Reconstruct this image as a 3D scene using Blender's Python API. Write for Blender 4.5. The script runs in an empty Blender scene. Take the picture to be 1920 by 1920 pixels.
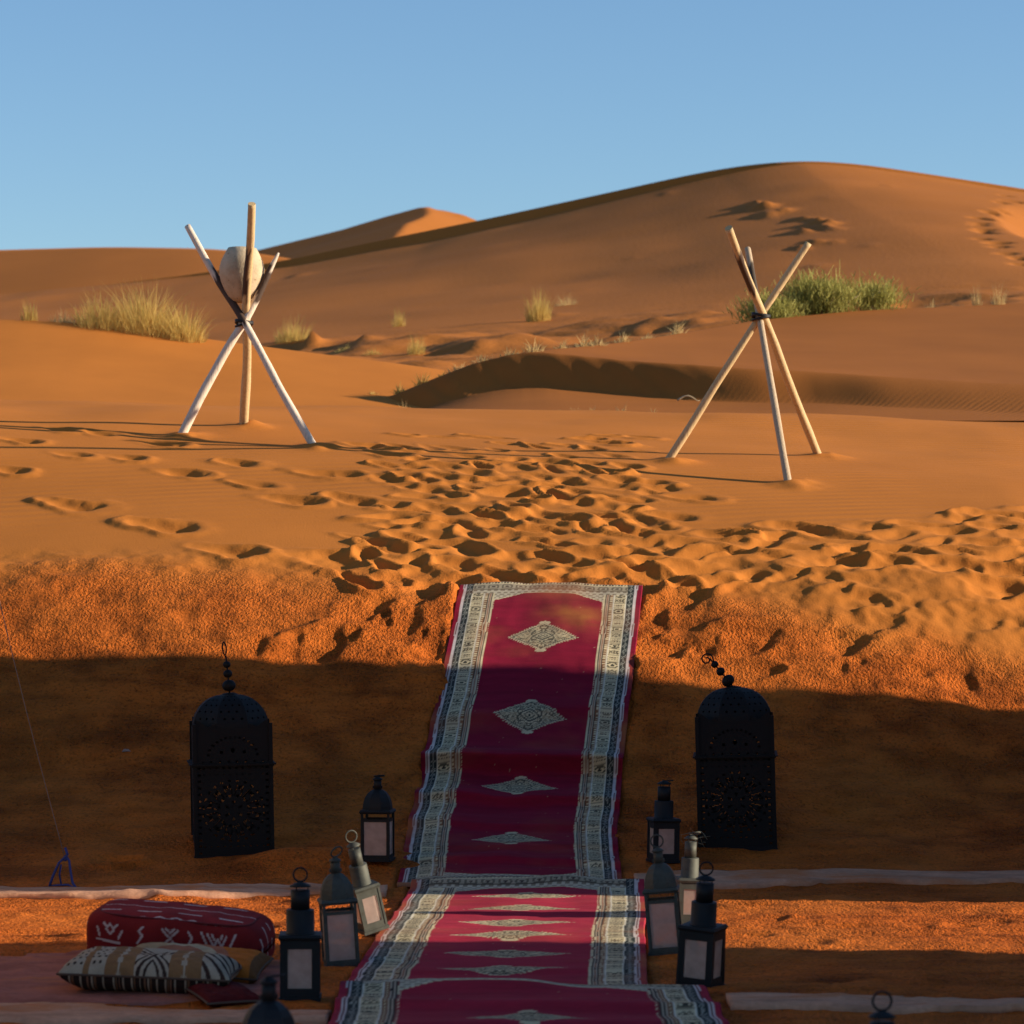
import bpy, math, random
import numpy as np
from mathutils import Vector, Matrix

R = math.radians
rng = np.random.default_rng(11)
random.seed(11)
SC = bpy.context.scene
COL = SC.collection

# ------------------------------------------------------------------ camera
F = 6000.0          # focal length in pixels of a 1920 px wide frame
EYE = 1.65          # eye height above the camp floor
HOR = 1050.0        # image row of the horizon
cam_d = bpy.data.cameras.new('camera')
cam = bpy.data.objects.new('camera', cam_d)
COL.objects.link(cam)
cam.location = (0, 0, EYE)
cam.rotation_euler = (R(90), 0, 0)
cam_d.sensor_width = 36
cam_d.lens = 36 * F / 1920
cam_d.shift_y = (HOR - 960) / 1920
cam_d.clip_start = 0.1
cam_d.clip_end = 6000
cam_d.dof.use_dof = True
cam_d.dof.focus_distance = 18.5
cam_d.dof.aperture_fstop = 6.0
SC.camera = cam

# ------------------------------------------------------------------ light
SUN_EL, SUN_AZ = 16.0, 4.0        # low sun from the right, a little behind the camera
el, az = R(SUN_EL), R(SUN_AZ)
to_sun = Vector((math.cos(el) * math.cos(az), -math.cos(el) * math.sin(az), math.sin(el)))
world = bpy.data.worlds.new('World')
SC.world = world
world.use_nodes = True
wn = world.node_tree.nodes
wl = world.node_tree.links
sky = wn.new('ShaderNodeTexSky')
sky.sky_type = 'NISHITA'
sky.sun_disc = False
sky.sun_elevation = el
sky.sun_rotation = math.atan2(to_sun.x, to_sun.y)
sky.altitude = 600
sky.air_density = 1.0
sky.dust_density = 0.12
sky.ozone_density = 4.0
bg = wn['Background']
bg.inputs['Strength'].default_value = 0.089
wl.new(sky.outputs['Color'], bg.inputs['Color'])

sun_d = bpy.data.lights.new('sun', 'SUN')
sun_d.energy = 5.0
sun_d.angle = R(0.5)
sun_d.color = (1.0, 0.88, 0.70)
sun = bpy.data.objects.new('sun', sun_d)
COL.objects.link(sun)
sun.rotation_euler = to_sun.to_track_quat('Z', 'Y').to_euler()

SC.view_settings.view_transform = 'Standard'
SC.view_settings.look = 'None'
SC.view_settings.exposure = 0.80
SC.view_settings.gamma = 1.0

# ------------------------------------------------------------------ helpers
def px(x, y, d):
    """world point seen at photo pixel (x, y) at distance d"""
    return Vector(((x - 960) * d / F, d, EYE + (HOR - y) * d / F))

def tag(o, label=None, cat=None, group=None, kind=None):
    if label: o['label'] = label
    if cat: o['category'] = cat
    if group: o['group'] = group
    if kind: o['kind'] = kind
    return o

def link(o, parent=None):
    COL.objects.link(o)
    if parent: o.parent = parent
    return o

def empty(name, loc=(0, 0, 0), rot=(0, 0, 0)):
    o = bpy.data.objects.new(name, None)
    o.location = loc
    o.rotation_euler = rot
    o.empty_display_size = 0.1
    return link(o)

def smooth_mesh(me, on=True):
    me.polygons.foreach_set('use_smooth', [on] * len(me.polygons))

def grid_faces(nr, nc, wrap=False, base=0):
    r = np.arange(nr - 1)[:, None]
    c = np.arange(nc if wrap else nc - 1)[None, :]
    c2 = (c + 1) % nc
    f = np.stack([r * nc + c, r * nc + c2, (r + 1) * nc + c2, (r + 1) * nc + c], -1)
    return f.reshape(-1, 4) + base

def np_mesh(name, V, Fq, mat=None, smooth=True, colors=None, attrs=None):
    """mesh from numpy arrays: V (n,3), Fq (m,4) or (m,3)"""
    V = np.asarray(V, np.float32); Fq = np.asarray(Fq, np.int32)
    me = bpy.data.meshes.new(name)
    n, k = Fq.shape
    me.vertices.add(len(V)); me.vertices.foreach_set('co', V.ravel())
    me.loops.add(n * k); me.loops.foreach_set('vertex_index', Fq.ravel())
    me.polygons.add(n)
    me.polygons.foreach_set('loop_start', np.arange(n, dtype=np.int32) * k)
    me.polygons.foreach_set('loop_total', np.full(n, k, np.int32))
    me.polygons.foreach_set('use_smooth', np.full(n, smooth))
    me.update(calc_edges=True)
    if colors is not None:
        a = me.color_attributes.new('Col', 'FLOAT_COLOR', 'POINT')
        c4 = np.ones((len(V), 4), np.float32); c4[:, :3] = colors
        a.data.foreach_set('color', c4.ravel())
    for nm, arr in (attrs or {}).items():
        a = me.attributes.new(nm, 'FLOAT', 'POINT')
        a.data.foreach_set('value', np.asarray(arr, np.float32).ravel())
    if mat: me.materials.append(mat)
    return me

class MB:
    """collects simple solids, builds them as one mesh"""
    def __init__(s): s.v = []; s.f = []; s.sm = []
    def add(s, V, Fs, smooth=False):
        b = len(s.v)
        s.v += [tuple(p) for p in V]
        for f in Fs: s.f.append([i + b for i in f]); s.sm.append(smooth)
        return s
    def box(s, lo, hi, m=None):
        x0, y0, z0 = lo; x1, y1, z1 = hi
        V = [(x0,y0,z0),(x1,y0,z0),(x1,y1,z0),(x0,y1,z0),(x0,y0,z1),(x1,y0,z1),(x1,y1,z1),(x0,y1,z1)]
        if m: V = [m @ Vector(p) for p in V]
        return s.add(V, [(0,3,2,1),(4,5,6,7),(0,1,5,4),(1,2,6,5),(2,3,7,6),(3,0,4,7)])
    def frustum(s, w0, w1, z0, z1, d0=None, d1=None):
        d0 = d0 or w0; d1 = d1 or w1
        V = [(-w0/2,-d0/2,z0),(w0/2,-d0/2,z0),(w0/2,d0/2,z0),(-w0/2,d0/2,z0),(-w1/2,-d1/2,z1),(w1/2,-d1/2,z1),(w1/2,d1/2,z1),(-w1/2,d1/2,z1)]
        return s.add(V, [(0,3,2,1),(4,5,6,7),(0,1,5,4),(1,2,6,5),(2,3,7,6),(3,0,4,7)])
    def lathe(s, prof, n=24, smooth=True, phase=0.0, cap=True, m=None):
        V = []; Fs = []
        for r, z in prof:
            for k in range(n):
                a = phase + 2 * math.pi * k / n
                V.append((r * math.cos(a), r * math.sin(a), z))
        for i in range(len(prof) - 1):
            for k in range(n):
                k2 = (k + 1) % n
                Fs.append((i*n+k, i*n+k2, (i+1)*n+k2, (i+1)*n+k))
        if cap:
            Fs.append(tuple(reversed(range(n)))); Fs.append(tuple(range((len(prof)-1)*n, len(prof)*n)))
        if m: V = [m @ Vector(p) for p in V]
        return s.add(V, Fs, smooth)
    def tube(s, pts, rad, n=8, smooth=True):
        pts = [Vector(p) for p in pts]
        if not hasattr(rad, '__len__'): rad = [rad] * len(pts)
        V = []; Fs = []; up = None
        for i, p in enumerate(pts):
            t = (pts[min(i+1, len(pts)-1)] - pts[max(i-1, 0)]).normalized()
            if up is None:
                up = t.orthogonal().normalized()
            up = (up - t * up.dot(t))
            up = up.normalized() if up.length > 1e-6 else t.orthogonal().normalized()
            bi = t.cross(up)
            for k in range(n):
                a = 2 * math.pi * k / n
                V.append(p + (up * math.cos(a) + bi * math.sin(a)) * rad[i])
        for i in range(len(pts) - 1):
            for k in range(n):
                k2 = (k + 1) % n
                Fs.append((i*n+k, i*n+k2, (i+1)*n+k2, (i+1)*n+k))
        Fs.append(tuple(reversed(range(n)))); Fs.append(tuple(range((len(pts)-1)*n, len(pts)*n)))
        return s.add(V, Fs, smooth)
    def ring(s, c, rad, r, axis='y', n=22, k=6, arc=1.0, start=0.0):
        pts = []
        for i in range(n + 1):
            a = start + 2 * math.pi * arc * i / n
            u, w = math.cos(a) * rad, math.sin(a) * rad
            pts.append((c[0]+u, c[1], c[2]+w) if axis == 'y' else ((c[0], c[1]+u, c[2]+w) if axis == 'x' else (c[0]+u, c[1]+w, c[2])))
        return s.tube(pts, r, k)
    def mesh(s, name, mat=None):
        me = bpy.data.meshes.new(name)
        me.from_pydata(s.v, [], s.f)
        me.polygons.foreach_set('use_smooth', s.sm)
        me.update()
        if mat: me.materials.append(mat)
        return me
    def build(s, name, mat=None, parent=None):
        return link(bpy.data.objects.new(name, s.mesh(name, mat)), parent)

def copy_tree(o, parent=None):
    c = o.copy(); COL.objects.link(c); c.parent = parent
    for ch in o.children: copy_tree(ch, c)
    return c

def sstep(a, b, x):
    t = np.clip((x - a) / (b - a), 0, 1)
    return t * t * (3 - 2 * t)

_lat = rng.random((8, 256, 256)).astype(np.float64) * 2 - 1
def vnoise(x, y, k=0):
    """smooth value noise in -1..1"""
    x = np.asarray(x, float); y = np.asarray(y, float)
    xi = np.floor(x).astype(int); yi = np.floor(y).astype(int)
    fx = x - xi; fy = y - yi
    fx = fx * fx * fx * (fx * (fx * 6 - 15) + 10); fy = fy * fy * fy * (fy * (fy * 6 - 15) + 10)
    L = _lat[k % 8]
    a = L[xi & 255, yi & 255]; b = L[(xi + 1) & 255, yi & 255]
    c = L[xi & 255, (yi + 1) & 255]; d = L[(xi + 1) & 255, (yi + 1) & 255]
    return (a * (1 - fx) + b * fx) * (1 - fy) + (c * (1 - fx) + d * fx) * fy
def fbm(x, y, k=0, o=4, g=0.5):
    s = 0; a = 1.0
    for i in range(o):
        s = s + a * vnoise(x * 2 ** i + 17.3 * i, y * 2 ** i - 9.1 * i, k + i); a *= g
    return s

# ------------------------------------------------------------------ materials
def nodes(name, rough=0.8, metal=0.0, color=(.5, .5, .5), spec=0.3):
    m = bpy.data.materials.new(name); m.use_nodes = True
    b = m.node_tree.nodes['Principled BSDF']
    b.inputs['Base Color'].default_value = (*color, 1)
    b.inputs['Roughness'].default_value = rough
    b.inputs['Metallic'].default_value = metal
    b.inputs['Specular IOR Level'].default_value = spec
    return m, m.node_tree.nodes, m.node_tree.links, b

def noise_node(n, l, scale, detail=4, rough=0.55, vec=None, dist=0.0):
    t = n.new('ShaderNodeTexNoise')
    t.inputs['Scale'].default_value = scale; t.inputs['Detail'].default_value = detail
    t.inputs['Roughness'].default_value = rough; t.inputs['Distortion'].default_value = dist
    if vec is not None: l.new(vec, t.inputs['Vector'])
    return t

def mapping(n, l, vec, scale=(1, 1, 1), rot=(0, 0, 0)):
    m = n.new('ShaderNodeMapping')
    m.inputs['Scale'].default_value = scale; m.inputs['Rotation'].default_value = rot
    l.new(vec, m.inputs['Vector'])
    return m.outputs['Vector']

def ramp(n, l, fac, stops):
    r = n.new('ShaderNodeValToRGB')
    e = r.color_ramp.elements
    while len(e) < len(stops): e.new(0.5)
    for k, (p, c) in enumerate(stops):
        e[k].position = p; e[k].color = (*c, 1)
    l.new(fac, r.inputs['Fac'])
    return r.outputs['Color']

def mixc(n, l, fac, a, b, mode='MIX'):
    m = n.new('ShaderNodeMix'); m.data_type = 'RGBA'; m.blend_type = mode
    if isinstance(fac, (int, float)): m.inputs[0].default_value = fac
    else: l.new(fac, m.inputs[0])
    for s, v in ((6, a), (7, b)):
        if isinstance(v, tuple): m.inputs[s].default_value = (*v, 1)
        else: l.new(v, m.inputs[s])
    return m.outputs[2]

def math_node(n, l, op, a, b=None):
    m = n.new('ShaderNodeMath'); m.operation = op
    for s, v in ((0, a), (1, b)):
        if v is None: continue
        if isinstance(v, (int, float)): m.inputs[s].default_value = v
        else: l.new(v, m.inputs[s])
    return m.outputs[0]

def bump(n, l, b, height, strength, dist, prev=None):
    bp = n.new('ShaderNodeBump')
    if isinstance(strength, (int, float)): bp.inputs['Strength'].default_value = strength
    else: l.new(strength, bp.inputs['Strength'])
    bp.inputs['Distance'].default_value = dist
    l.new(height, bp.inputs['Height'])
    if prev is not None: l.new(prev, bp.inputs['Normal'])
    l.new(bp.outputs['Normal'], b.inputs['Normal'])
    return bp.outputs['Normal']

def attr(n, name):
    a = n.new('ShaderNodeAttribute'); a.attribute_name = name
    return a

def sand_material(name, fine=(.52, .172, .028), coarse=(.58, .128, .015), ripple_rot=0.0, ripple_scale=4.5, far=False):
    m, n, l, b = nodes(name, rough=0.95, spec=0.1)
    tc = n.new('ShaderNodeTexCoord').outputs['Object']
    big = noise_node(n, l, 0.6 if not far else 0.08, 4, 0.6, tc)
    gr = noise_node(n, l, 260 if not far else 30, 2, 0.6, tc)
    c_f = ramp(n, l, big.outputs['Fac'], [(.3, tuple(x * .90 for x in fine)), (.7, tuple(x * 1.08 for x in fine))])
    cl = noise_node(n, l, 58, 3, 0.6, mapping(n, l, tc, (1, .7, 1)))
    cl2 = noise_node(n, l, 6, 4, 0.6, mapping(n, l, tc, (.5, 1.4, 1)))
    c_c = ramp(n, l, cl.outputs['Fac'], [(.31, tuple(x * .40 for x in coarse)), (.45, tuple(x * .92 for x in coarse)), (.68, tuple(x * 1.12 for x in coarse))])  # dark specks paint the shading between sand clumps into the colour
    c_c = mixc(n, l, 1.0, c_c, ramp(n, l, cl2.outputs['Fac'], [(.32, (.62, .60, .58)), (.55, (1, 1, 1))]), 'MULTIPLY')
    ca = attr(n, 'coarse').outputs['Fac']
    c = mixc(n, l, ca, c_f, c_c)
    c = mixc(n, l, 0.28, c, ramp(n, l, gr.outputs['Fac'], [(.3, (.5, .5, .5)), (.7, (1, 1, 1))]), 'MULTIPLY')
    l.new(c, b.inputs['Base Color'])
    # wind ripples on smooth sand
    wv = n.new('ShaderNodeTexWave')
    wv.wave_type = 'BANDS'; wv.bands_direction = 'X'; wv.wave_profile = 'SIN'
    wv.inputs['Scale'].default_value = ripple_scale; wv.inputs['Distortion'].default_value = 4.5
    wv.inputs['Detail'].default_value = 2; wv.inputs['Detail Scale'].default_value = 0.35
    l.new(mapping(n, l, tc, (1, 1, 1), (0, 0, ripple_rot)), wv.inputs['Vector'])
    ra = attr(n, 'ripple').outputs['Fac']
    rn = noise_node(n, l, 1.1, 3, .6, tc)
    ra = math_node(n, l, 'MULTIPLY', ra, ramp(n, l, rn.outputs['Fac'], [(.30, (.25, .25, .25)), (.65, (1.2, 1.2, 1.2))]))
    nrm = bump(n, l, b, wv.outputs['Fac'], ra, 0.0085)
    # grain and crumbs
    g2 = noise_node(n, l, 70 if not far else 9, 3, 0.6, tc)
    nrm = bump(n, l, b, g2.outputs['Fac'], 0.25, 0.010 if not far else 0.05, nrm)
    cr = noise_node(n, l, 58, 3, 0.6, mapping(n, l, tc, (1, .7, 1)))
    cr2 = ramp(n, l, cr.outputs['Fac'], [(.25, (0, 0, 0)), (.72, (1, 1, 1))])
    pm = noise_node(n, l, 2.6, 4, .6, tc)
    ca2 = math_node(n, l, 'MULTIPLY', ca, ramp(n, l, pm.outputs['Fac'], [(.34, (.22, .22, .22)), (.62, (1, 1, 1))]))
    nrm = bump(n, l, b, cr2, ca2, 0.060, nrm)
    return m

M = {}
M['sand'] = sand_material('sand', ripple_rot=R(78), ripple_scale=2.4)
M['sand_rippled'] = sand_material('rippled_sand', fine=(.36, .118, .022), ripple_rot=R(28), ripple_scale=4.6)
M['sand_far'] = sand_material('far_sand', fine=(.44, .146, .026), far=True)
# ================================================================== terrain
# the camp floor, the bank and the sand slope above it, along the line of sight
_py = [-60, 15.9, 16.6, 17.2, 18.1, 18.8, 19.5, 19.9, 20.3, 21.5, 22.9, 24.7, 26.3, 27.5, 29, 30.3, 32, 35, 60]
_pz = [0, 0, .06, .17, .45, .86, 1.31, 1.52, 1.66, 1.98, 2.30, 2.60, 2.80, 2.92, 3.0, 2.98, 2.85, 2.6, 2.6]
_ty = np.arange(-5, 60, 0.02)
_tz = np.interp(_ty, _py, _pz)
_k = np.hanning(35); _k /= _k.sum()
_tz = np.convolve(np.pad(_tz, 17, mode='edge'), _k, mode='valid')

# the three runners: centre line, half width and height along Y
def run1(Y):
    cx = np.interp(Y, [16.05, 17.2, 18.1, 19.85], [-.015, .0, .055, .245])
    return cx, 0.566
def run2(Y):
    return np.interp(Y, [12.1, 13.3, 14.6, 16.0], [-.065, -.03, .03, .075]), 0.58
def run3(Y):
    return np.interp(Y, [6.5, 9.0, 12.2], [.16, .09, .04]), 0.69
def prof(Y): return np.interp(Y, _ty, _tz)

def z_base(X, Y):
    """undisturbed near ground"""
    X = np.asarray(X, float); Y = np.asarray(Y, float)
    off = 3.0 * sstep(3.4, 5.6, X) + 1.5 * sstep(3.8, 7, -X) + .10 * vnoise(X * .5, Y * 0 + 3.3, 2) + .04 * np.clip(X - .2, -3.6, 3.6)
    off = off * sstep(14.5, 17.5, Y) * (1 - .8 * sstep(20, 24, Y))
    z = prof(Y - off)
    up = sstep(20.0, 26, Y)
    z = z - (.016 + .034 * sstep(20.5, 23, Y) * (1 - sstep(25, 28.5, Y))) * np.clip(X, -5, 5) * up
    z = z + up * .03 * fbm(X * .45, Y * .35, 1, 3)
    z = z + .05 * sstep(-1.2, -.6, X) * (1 - sstep(-.55, -.2, X)) * sstep(16.3, 16.6, Y) * (1 - sstep(16.7, 17.2, Y)) * .6
    z = z + .085 * np.exp(-(((X + 1.17) / .30) ** 2 + ((Y - 16.50) / .17) ** 2)) + .05 * np.exp(-(((X + .85) / .3) ** 2 + ((Y - 16.6) / .2) ** 2)) + .03 * np.exp(-(((X - 1.3) / .5) ** 2 + ((Y - 16.52) / .12) ** 2))
    flat = 1 - sstep(15.6, 16.4, Y)
    z = z + flat * .008 * fbm(X * 1.3, Y * 1.1, 3, 3)
    return z

def hit(x, y, zf, y0=15.0, y1=31.0, n=1600):
    """world point where the view ray through a photo pixel meets the terrain function"""
    Y = np.linspace(y0, y1, n)
    ray = EYE + (HOR - y) * Y / F
    g = zf((x - 960) * Y / F, Y) - ray
    i = np.where((g[:-1] <= 0) & (g[1:] > 0))[0]
    j = i[0] if len(i) else int(np.argmin(np.abs(g)))
    Yh = Y[j]
    return Vector(((x - 960) * Yh / F, Yh, float(zf(np.array([(x - 960) * Yh / F]), np.array([Yh]))[0])))

# ---- near sheet: fine in view, coarse outside
xs_in = np.arange(-5.15, 5.151, 0.0175)
xo = 5.15 + np.cumsum(0.03 * 1.27 ** np.arange(1, 41)); xo = xo[xo < 900]; xo = np.append(xo, 2500)
XS = np.concatenate([-xo[::-1], xs_in, xo])
ys = [np.arange(8.0, 16.0, 0.032), np.arange(16.0, 20.4, 0.0115), np.arange(20.4, 29.8, 0.022), np.arange(29.8, 33, .08)]
yf = 33 + np.cumsum(0.12 * 1.2 ** np.arange(0, 48)); yf = yf[yf < 2600]
yb = 8.0 - np.cumsum(0.06 * 1.25 ** np.arange(0, 36)); yb = yb[yb > -900][::-1]
YS = np.concatenate([yb] + ys + [yf])
GX, GY = np.meshgrid(XS, YS)
GZ = z_base(GX, GY)
bankmask = sstep(16.3, 17.0, GY) * (1 - sstep(20.0, 20.5, GY))
inview = (np.abs(GX) < 5.2) & (GY > 8) & (GY < 31)
GZ += inview * bankmask * (.022 * fbm(GX * 2.2, GY * 2.0, 4, 4) + .0035 * fbm(GX * 17, GY * 16, 5, 2))
GZ += inview * (1 - sstep(15.9, 16.6, GY)) * (.006 * fbm(GX * 5, GY * 8, 2, 4) + .004 * fbm(GX * 17, GY * 12, 5, 2))

# where the sand is crumbly and red rather than fine
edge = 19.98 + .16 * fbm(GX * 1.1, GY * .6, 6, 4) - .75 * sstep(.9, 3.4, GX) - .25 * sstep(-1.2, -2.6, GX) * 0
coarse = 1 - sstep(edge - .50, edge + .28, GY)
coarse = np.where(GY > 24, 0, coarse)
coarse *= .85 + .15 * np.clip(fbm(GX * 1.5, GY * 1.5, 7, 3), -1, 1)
ripple = 1.8 * sstep(20.4, 21.6, GY) * (1 - sstep(29, 31, GY)) * np.clip(.16 + .22 * fbm(GX * .5, GY * .4, 2, 3) + .12 * sstep(.5, 2.5, GX), .03, .5)

PIT = np.zeros_like(GZ); RIM = np.zeros_like(GZ)
def stamp(x, y, ang, L, W, depth, rim=.35, soft=.5, seed=0):
    """press a footprint into the sheet: a pit with a pushed-up rim"""
    s = max(L, W) * 2.0
    r0, r1 = np.searchsorted(YS, [y - s, y + s]); c0, c1 = np.searchsorted(XS, [x - s, x + s])
    if r1 <= r0 or c1 <= c0: return
    gx = GX[r0:r1, c0:c1] - x; gy = GY[r0:r1, c0:c1] - y
    nz = .20 * fbm(gx * 7 + seed * 3.7, gy * 7 - seed * 1.9, seed, 3)
    ca, sa = math.cos(ang), math.sin(ang)
    a = gx * ca + gy * sa; b_ = -gx * sa + gy * ca
    b_ = b_ * (1 + .25 * np.tanh(a / L * 2))
    r = np.sqrt((a / L) ** 2 + (b_ / W) ** 2) + nz
    cs = gx / np.sqrt(gx * gx + gy * gy + 1e-6)
    r_in = .0 + .50 * (cs * .5 + .5)            # steeper wall towards the sun side, gentle ramp on the other
    pit = -depth * (1 - sstep(r_in, 1.12, r)) * (1 + .35 * gx / L) * (.85 + .5 * nz)
    pit = np.minimum(pit, 0)
    rr = depth * rim * np.exp(-((r - 1.35) / .33) ** 2) * (.7 + .5 * np.sin(2.3 * seed + np.arctan2(b_, a)))
    PIT[r0:r1, c0:c1] = np.minimum(PIT[r0:r1, c0:c1], pit)
    RIM[r0:r1, c0:c1] = np.maximum(RIM[r0:r1, c0:c1], rr)

def stamp_px(x, y, depth=.045, L=.16, W=.085, ang=None, **k):
    p = hit(x, y, z_base)
    stamp(p.x, p.y, random.uniform(.2, 2.2) if ang is None else ang, L, W, depth, seed=random.randrange(60), **k)

# single prints one can pick out on the left and beyond
for (x, y, d, L, ang) in [(140, 948, .07, .22, 2.6), (300, 985, .08, .24, 2.7), (425, 1033, .08, .22, 2.7), (600, 1046, .08, .26, 2.9),
        (545, 938, .065, .2, 2.7), (40, 826, .05, .17, 2.6), (115, 806, .05, .16, 2.6), (185, 812, .05, .17, 2.6), (235, 858, .05, .17, 2.6),
        (130, 852, .04, .15, 2.6), (335, 887, .06, .18, 2.7), (445, 868, .055, .18, 2.6), (475, 908, .05, .17, 2.6), (300, 832, .045, .17, 2.7),
        (18, 882, .05, .16, 2.6), (600, 888, .05, .18, 2.7), (640, 888, .05, .15, 2.7), (660, 938, .07, .2, 2.5), (1240, 915, .05, .17, 2.8),
        (1298, 934, .05, .17, 2.9), (1255, 968, .05, .18, 2.9), (1050, 905, .06, .2, 2.8), (1040, 870, .055, .19, 2.8), (680, 835, .045, .16, 2.6), (725, 852, .05, .16, 2.6)]:
    stamp_px(x, y, d * .72, L, L * .5, ang)
# the trampled fan above the runner
def inside_fan(x, y):
    t = (y - 805) / (1090 - 805)
    lo = 700 + 60 * math.sin(t * 3) - 90 * t; hi = 1190 + 60 * t
    return lo < x < hi
done = []
tries = 0
while len(done) < 125 and tries < 6000:
    tries += 1
    y = 812 + (1088 - 812) * random.random() ** .62
    x = random.uniform(600, 1260)
    if not inside_fan(x, y): continue
    s = .25 + .75 * (y - 800) / 290
    if any(((x - u) / (44 * s + 12)) ** 2 + ((y - v) / (17 * s + 5)) ** 2 < 1 for u, v in done): continue
    done.append((x, y))
    q = (y - 800) / 290
    stamp_px(x, y, random.uniform(.014, .040) + .026 * q * random.random() ** .5, random.uniform(.09, .20), random.uniform(.05, .095), random.uniform(1.9, 3.4), rim=random.uniform(.3, .9))
# the trail leading off to the right
done = []
tries = 0
while len(done) < 78 and tries < 6000:
    tries += 1
    x = random.uniform(1200, 1960)
    mid = 1062 - 62 * (x - 1200) / 720
    y = mid + random.uniform(-44, 40)
    if any(((x - u) / 55) ** 2 + ((y - v) / 21) ** 2 < 1 for u, v in done): continue
    done.append((x, y))
    stamp_px(x, y, random.uniform(.022, .056), random.uniform(.12, .24), random.uniform(.06, .11), random.uniform(-.4, .9), rim=random.uniform(.3, .9))
for (x, y) in [(1640, 1058), (1880, 1065), (1870, 1100), (1790, 1062), (1560, 1050)]:
    stamp_px(x, y, .07, .24, .12, .2)
# heavy dents, most where feet came down the bank
for (x, y, d, L, ang) in [(600, 1212, .075, .2, .9), (690, 1142, .05, .17, .9), (792, 1098, .07, .2, 1.0), (760, 1170, .045, .16, 1.2), (520, 1240, .04, .2, .6),
        (1248, 1216, .05, .15, .3), (1400, 1205, .05, .2, .5), (1575, 1212, .05, .18, .5), (1640, 1168, .05, .18, .2), (1600, 1128, .05, .17, .2),
        (1830, 1165, .045, .2, .3), (1800, 1275, .03, .15, 1.2), (1700, 1262, .03, .13, .2), (1225, 1150, .04, .14, 1.1), (810, 1215, .06, .16, 1.3), (1285, 1120, .045, .16, .6)]:  # the low dent at right is added in place of a bush-like shadow
    p = hit(x, y, z_base, 16, 24)
    stamp(p.x, p.y, ang, L * 1.15, L * .62, d * .72, rim=.5, soft=.35, seed=int(x) % 50)
    for q in range(4): stamp(p.x + random.gauss(0, .12), p.y + random.gauss(0, .10), ang + random.gauss(0, .6), L * random.uniform(.35, .7), L * random.uniform(.25, .4), d * random.uniform(.2, .45), rim=.8, seed=int(x + q) % 50)
# a dark hollow in the camp floor and a drift against the left lantern
p = hit(222, 1615, z_base, 14, 18); stamp(p.x, p.y, .25, .12, .10, .06, rim=.5, soft=.3, seed=4)
for i in range(60):
    stamp(random.uniform(-2.8, 2.8), random.uniform(12.4, 16.2), random.uniform(0, 3), random.uniform(.07, .16), random.uniform(.05, .1), random.uniform(.006, .016), rim=.8, soft=.2, seed=i)

for (x, y) in [(340, 818), (590, 838), (457, 798), (1252, 865), (1535, 855), (1478, 908)]:      # sand heaped round the feet of the poles
    p = hit(x, y, z_base)
    RIM += .035 * np.exp(-(((GX - p.x - .05) / .13) ** 2 + ((GY - p.y) / .16) ** 2)) * (1 + .5 * vnoise(GX * 9, GY * 9, 2))
PIT *= .84; RIM *= .84
GZ += PIT + RIM * np.clip(1 + PIT / .02, 0, 1)
cr_ = (1 - np.abs(fbm(GX * 3.4 + .8 * GY, GY * 3.0, 3, 3))) * .5 + .5 * fbm(GX * 7, GY * 6, 1, 2)
near_pr = np.clip((RIM + np.abs(PIT)) / .02, 0, 1)
GZ += inview * near_pr * sstep(20.0, 20.6, GY) * .012 * cr_
# keep the sand below the runners
for fn, y0, y1 in ((run1, 16.02, 19.9), (run2, 12.0, 16.05), (run3, 6.0, 12.3)):
    cx, hw = fn(GY)
    inn = (np.abs(GX - cx) < hw - .055 * sstep(16.9, 17.3, GY) * np.clip(fbm(GX * .7 + np.sign(GX - cx) * 9, GY * 2.6, 4, 3), 0, 1.2) + .01) & (GY > y0 - .02) & (GY < y1 - .02)
    GZ = np.where(inn, np.minimum(GZ, z_base(GX, GY) - .020), GZ)

V = np.stack([GX, GY, GZ], -1).reshape(-1, 3)
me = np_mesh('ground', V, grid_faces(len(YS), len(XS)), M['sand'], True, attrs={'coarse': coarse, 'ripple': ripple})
tag(link(bpy.data.objects.new('ground', me)), kind='structure')

def gz(x, y):
    """height of the finished near ground"""
    r = int(np.clip(np.searchsorted(YS, y), 1, len(YS) - 1)); c = int(np.clip(np.searchsorted(XS, x), 1, len(XS) - 1))
    return float(GZ[r-1:r+1, c-1:c+1].mean())

# ------------------------------------------------------------------ dunes behind
def crest_tab(pts):
    """photo crest (x, y, distance) -> world X -> (distance, height)"""
    P = [px(*p) for p in pts]
    X = np.array([p.x for p in P]); o = np.argsort(X)
    return X[o], np.array([p.y for p in P])[o], np.array([p.z for p in P])[o]
def smooth_interp(x, X, Yv, w=.5):
    s = 0; ws = 0
    for k, g in ((-1, .6), (-.5, .9), (0, 1), (.5, .9), (1, .6)):
        s = s + g * np.interp(x + k * w, X, Yv); ws += g
    return s / ws

# dune on the left behind the tripod
bX, bY, bZ = crest_tab([(-900, 560, 36.5), (-300, 585, 36.5), (0, 600, 36.5), (130, 600, 36.5), (300, 626, 36.5), (500, 652, 36.5), (700, 678, 36.5), (860, 694, 36.5), (1000, 724, 36.5), (1200, 790, 36.5)])
def zB(X, Y):
    zc = smooth_interp(X, bX, bZ, .8)
    t = np.clip((Y - 29.0) / (36.5 - 29.0), 0, 1)
    front = 2.55 + (zc - 2.55) * (t * .75 + .25 * t * t)
    back = zc - .16 * np.clip(Y - 36.5, 0, 99) ** 1.25
    return np.where(Y < 36.5, front, back) + .02 * fbm(X * .3, Y * .3, 2, 2)

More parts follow.
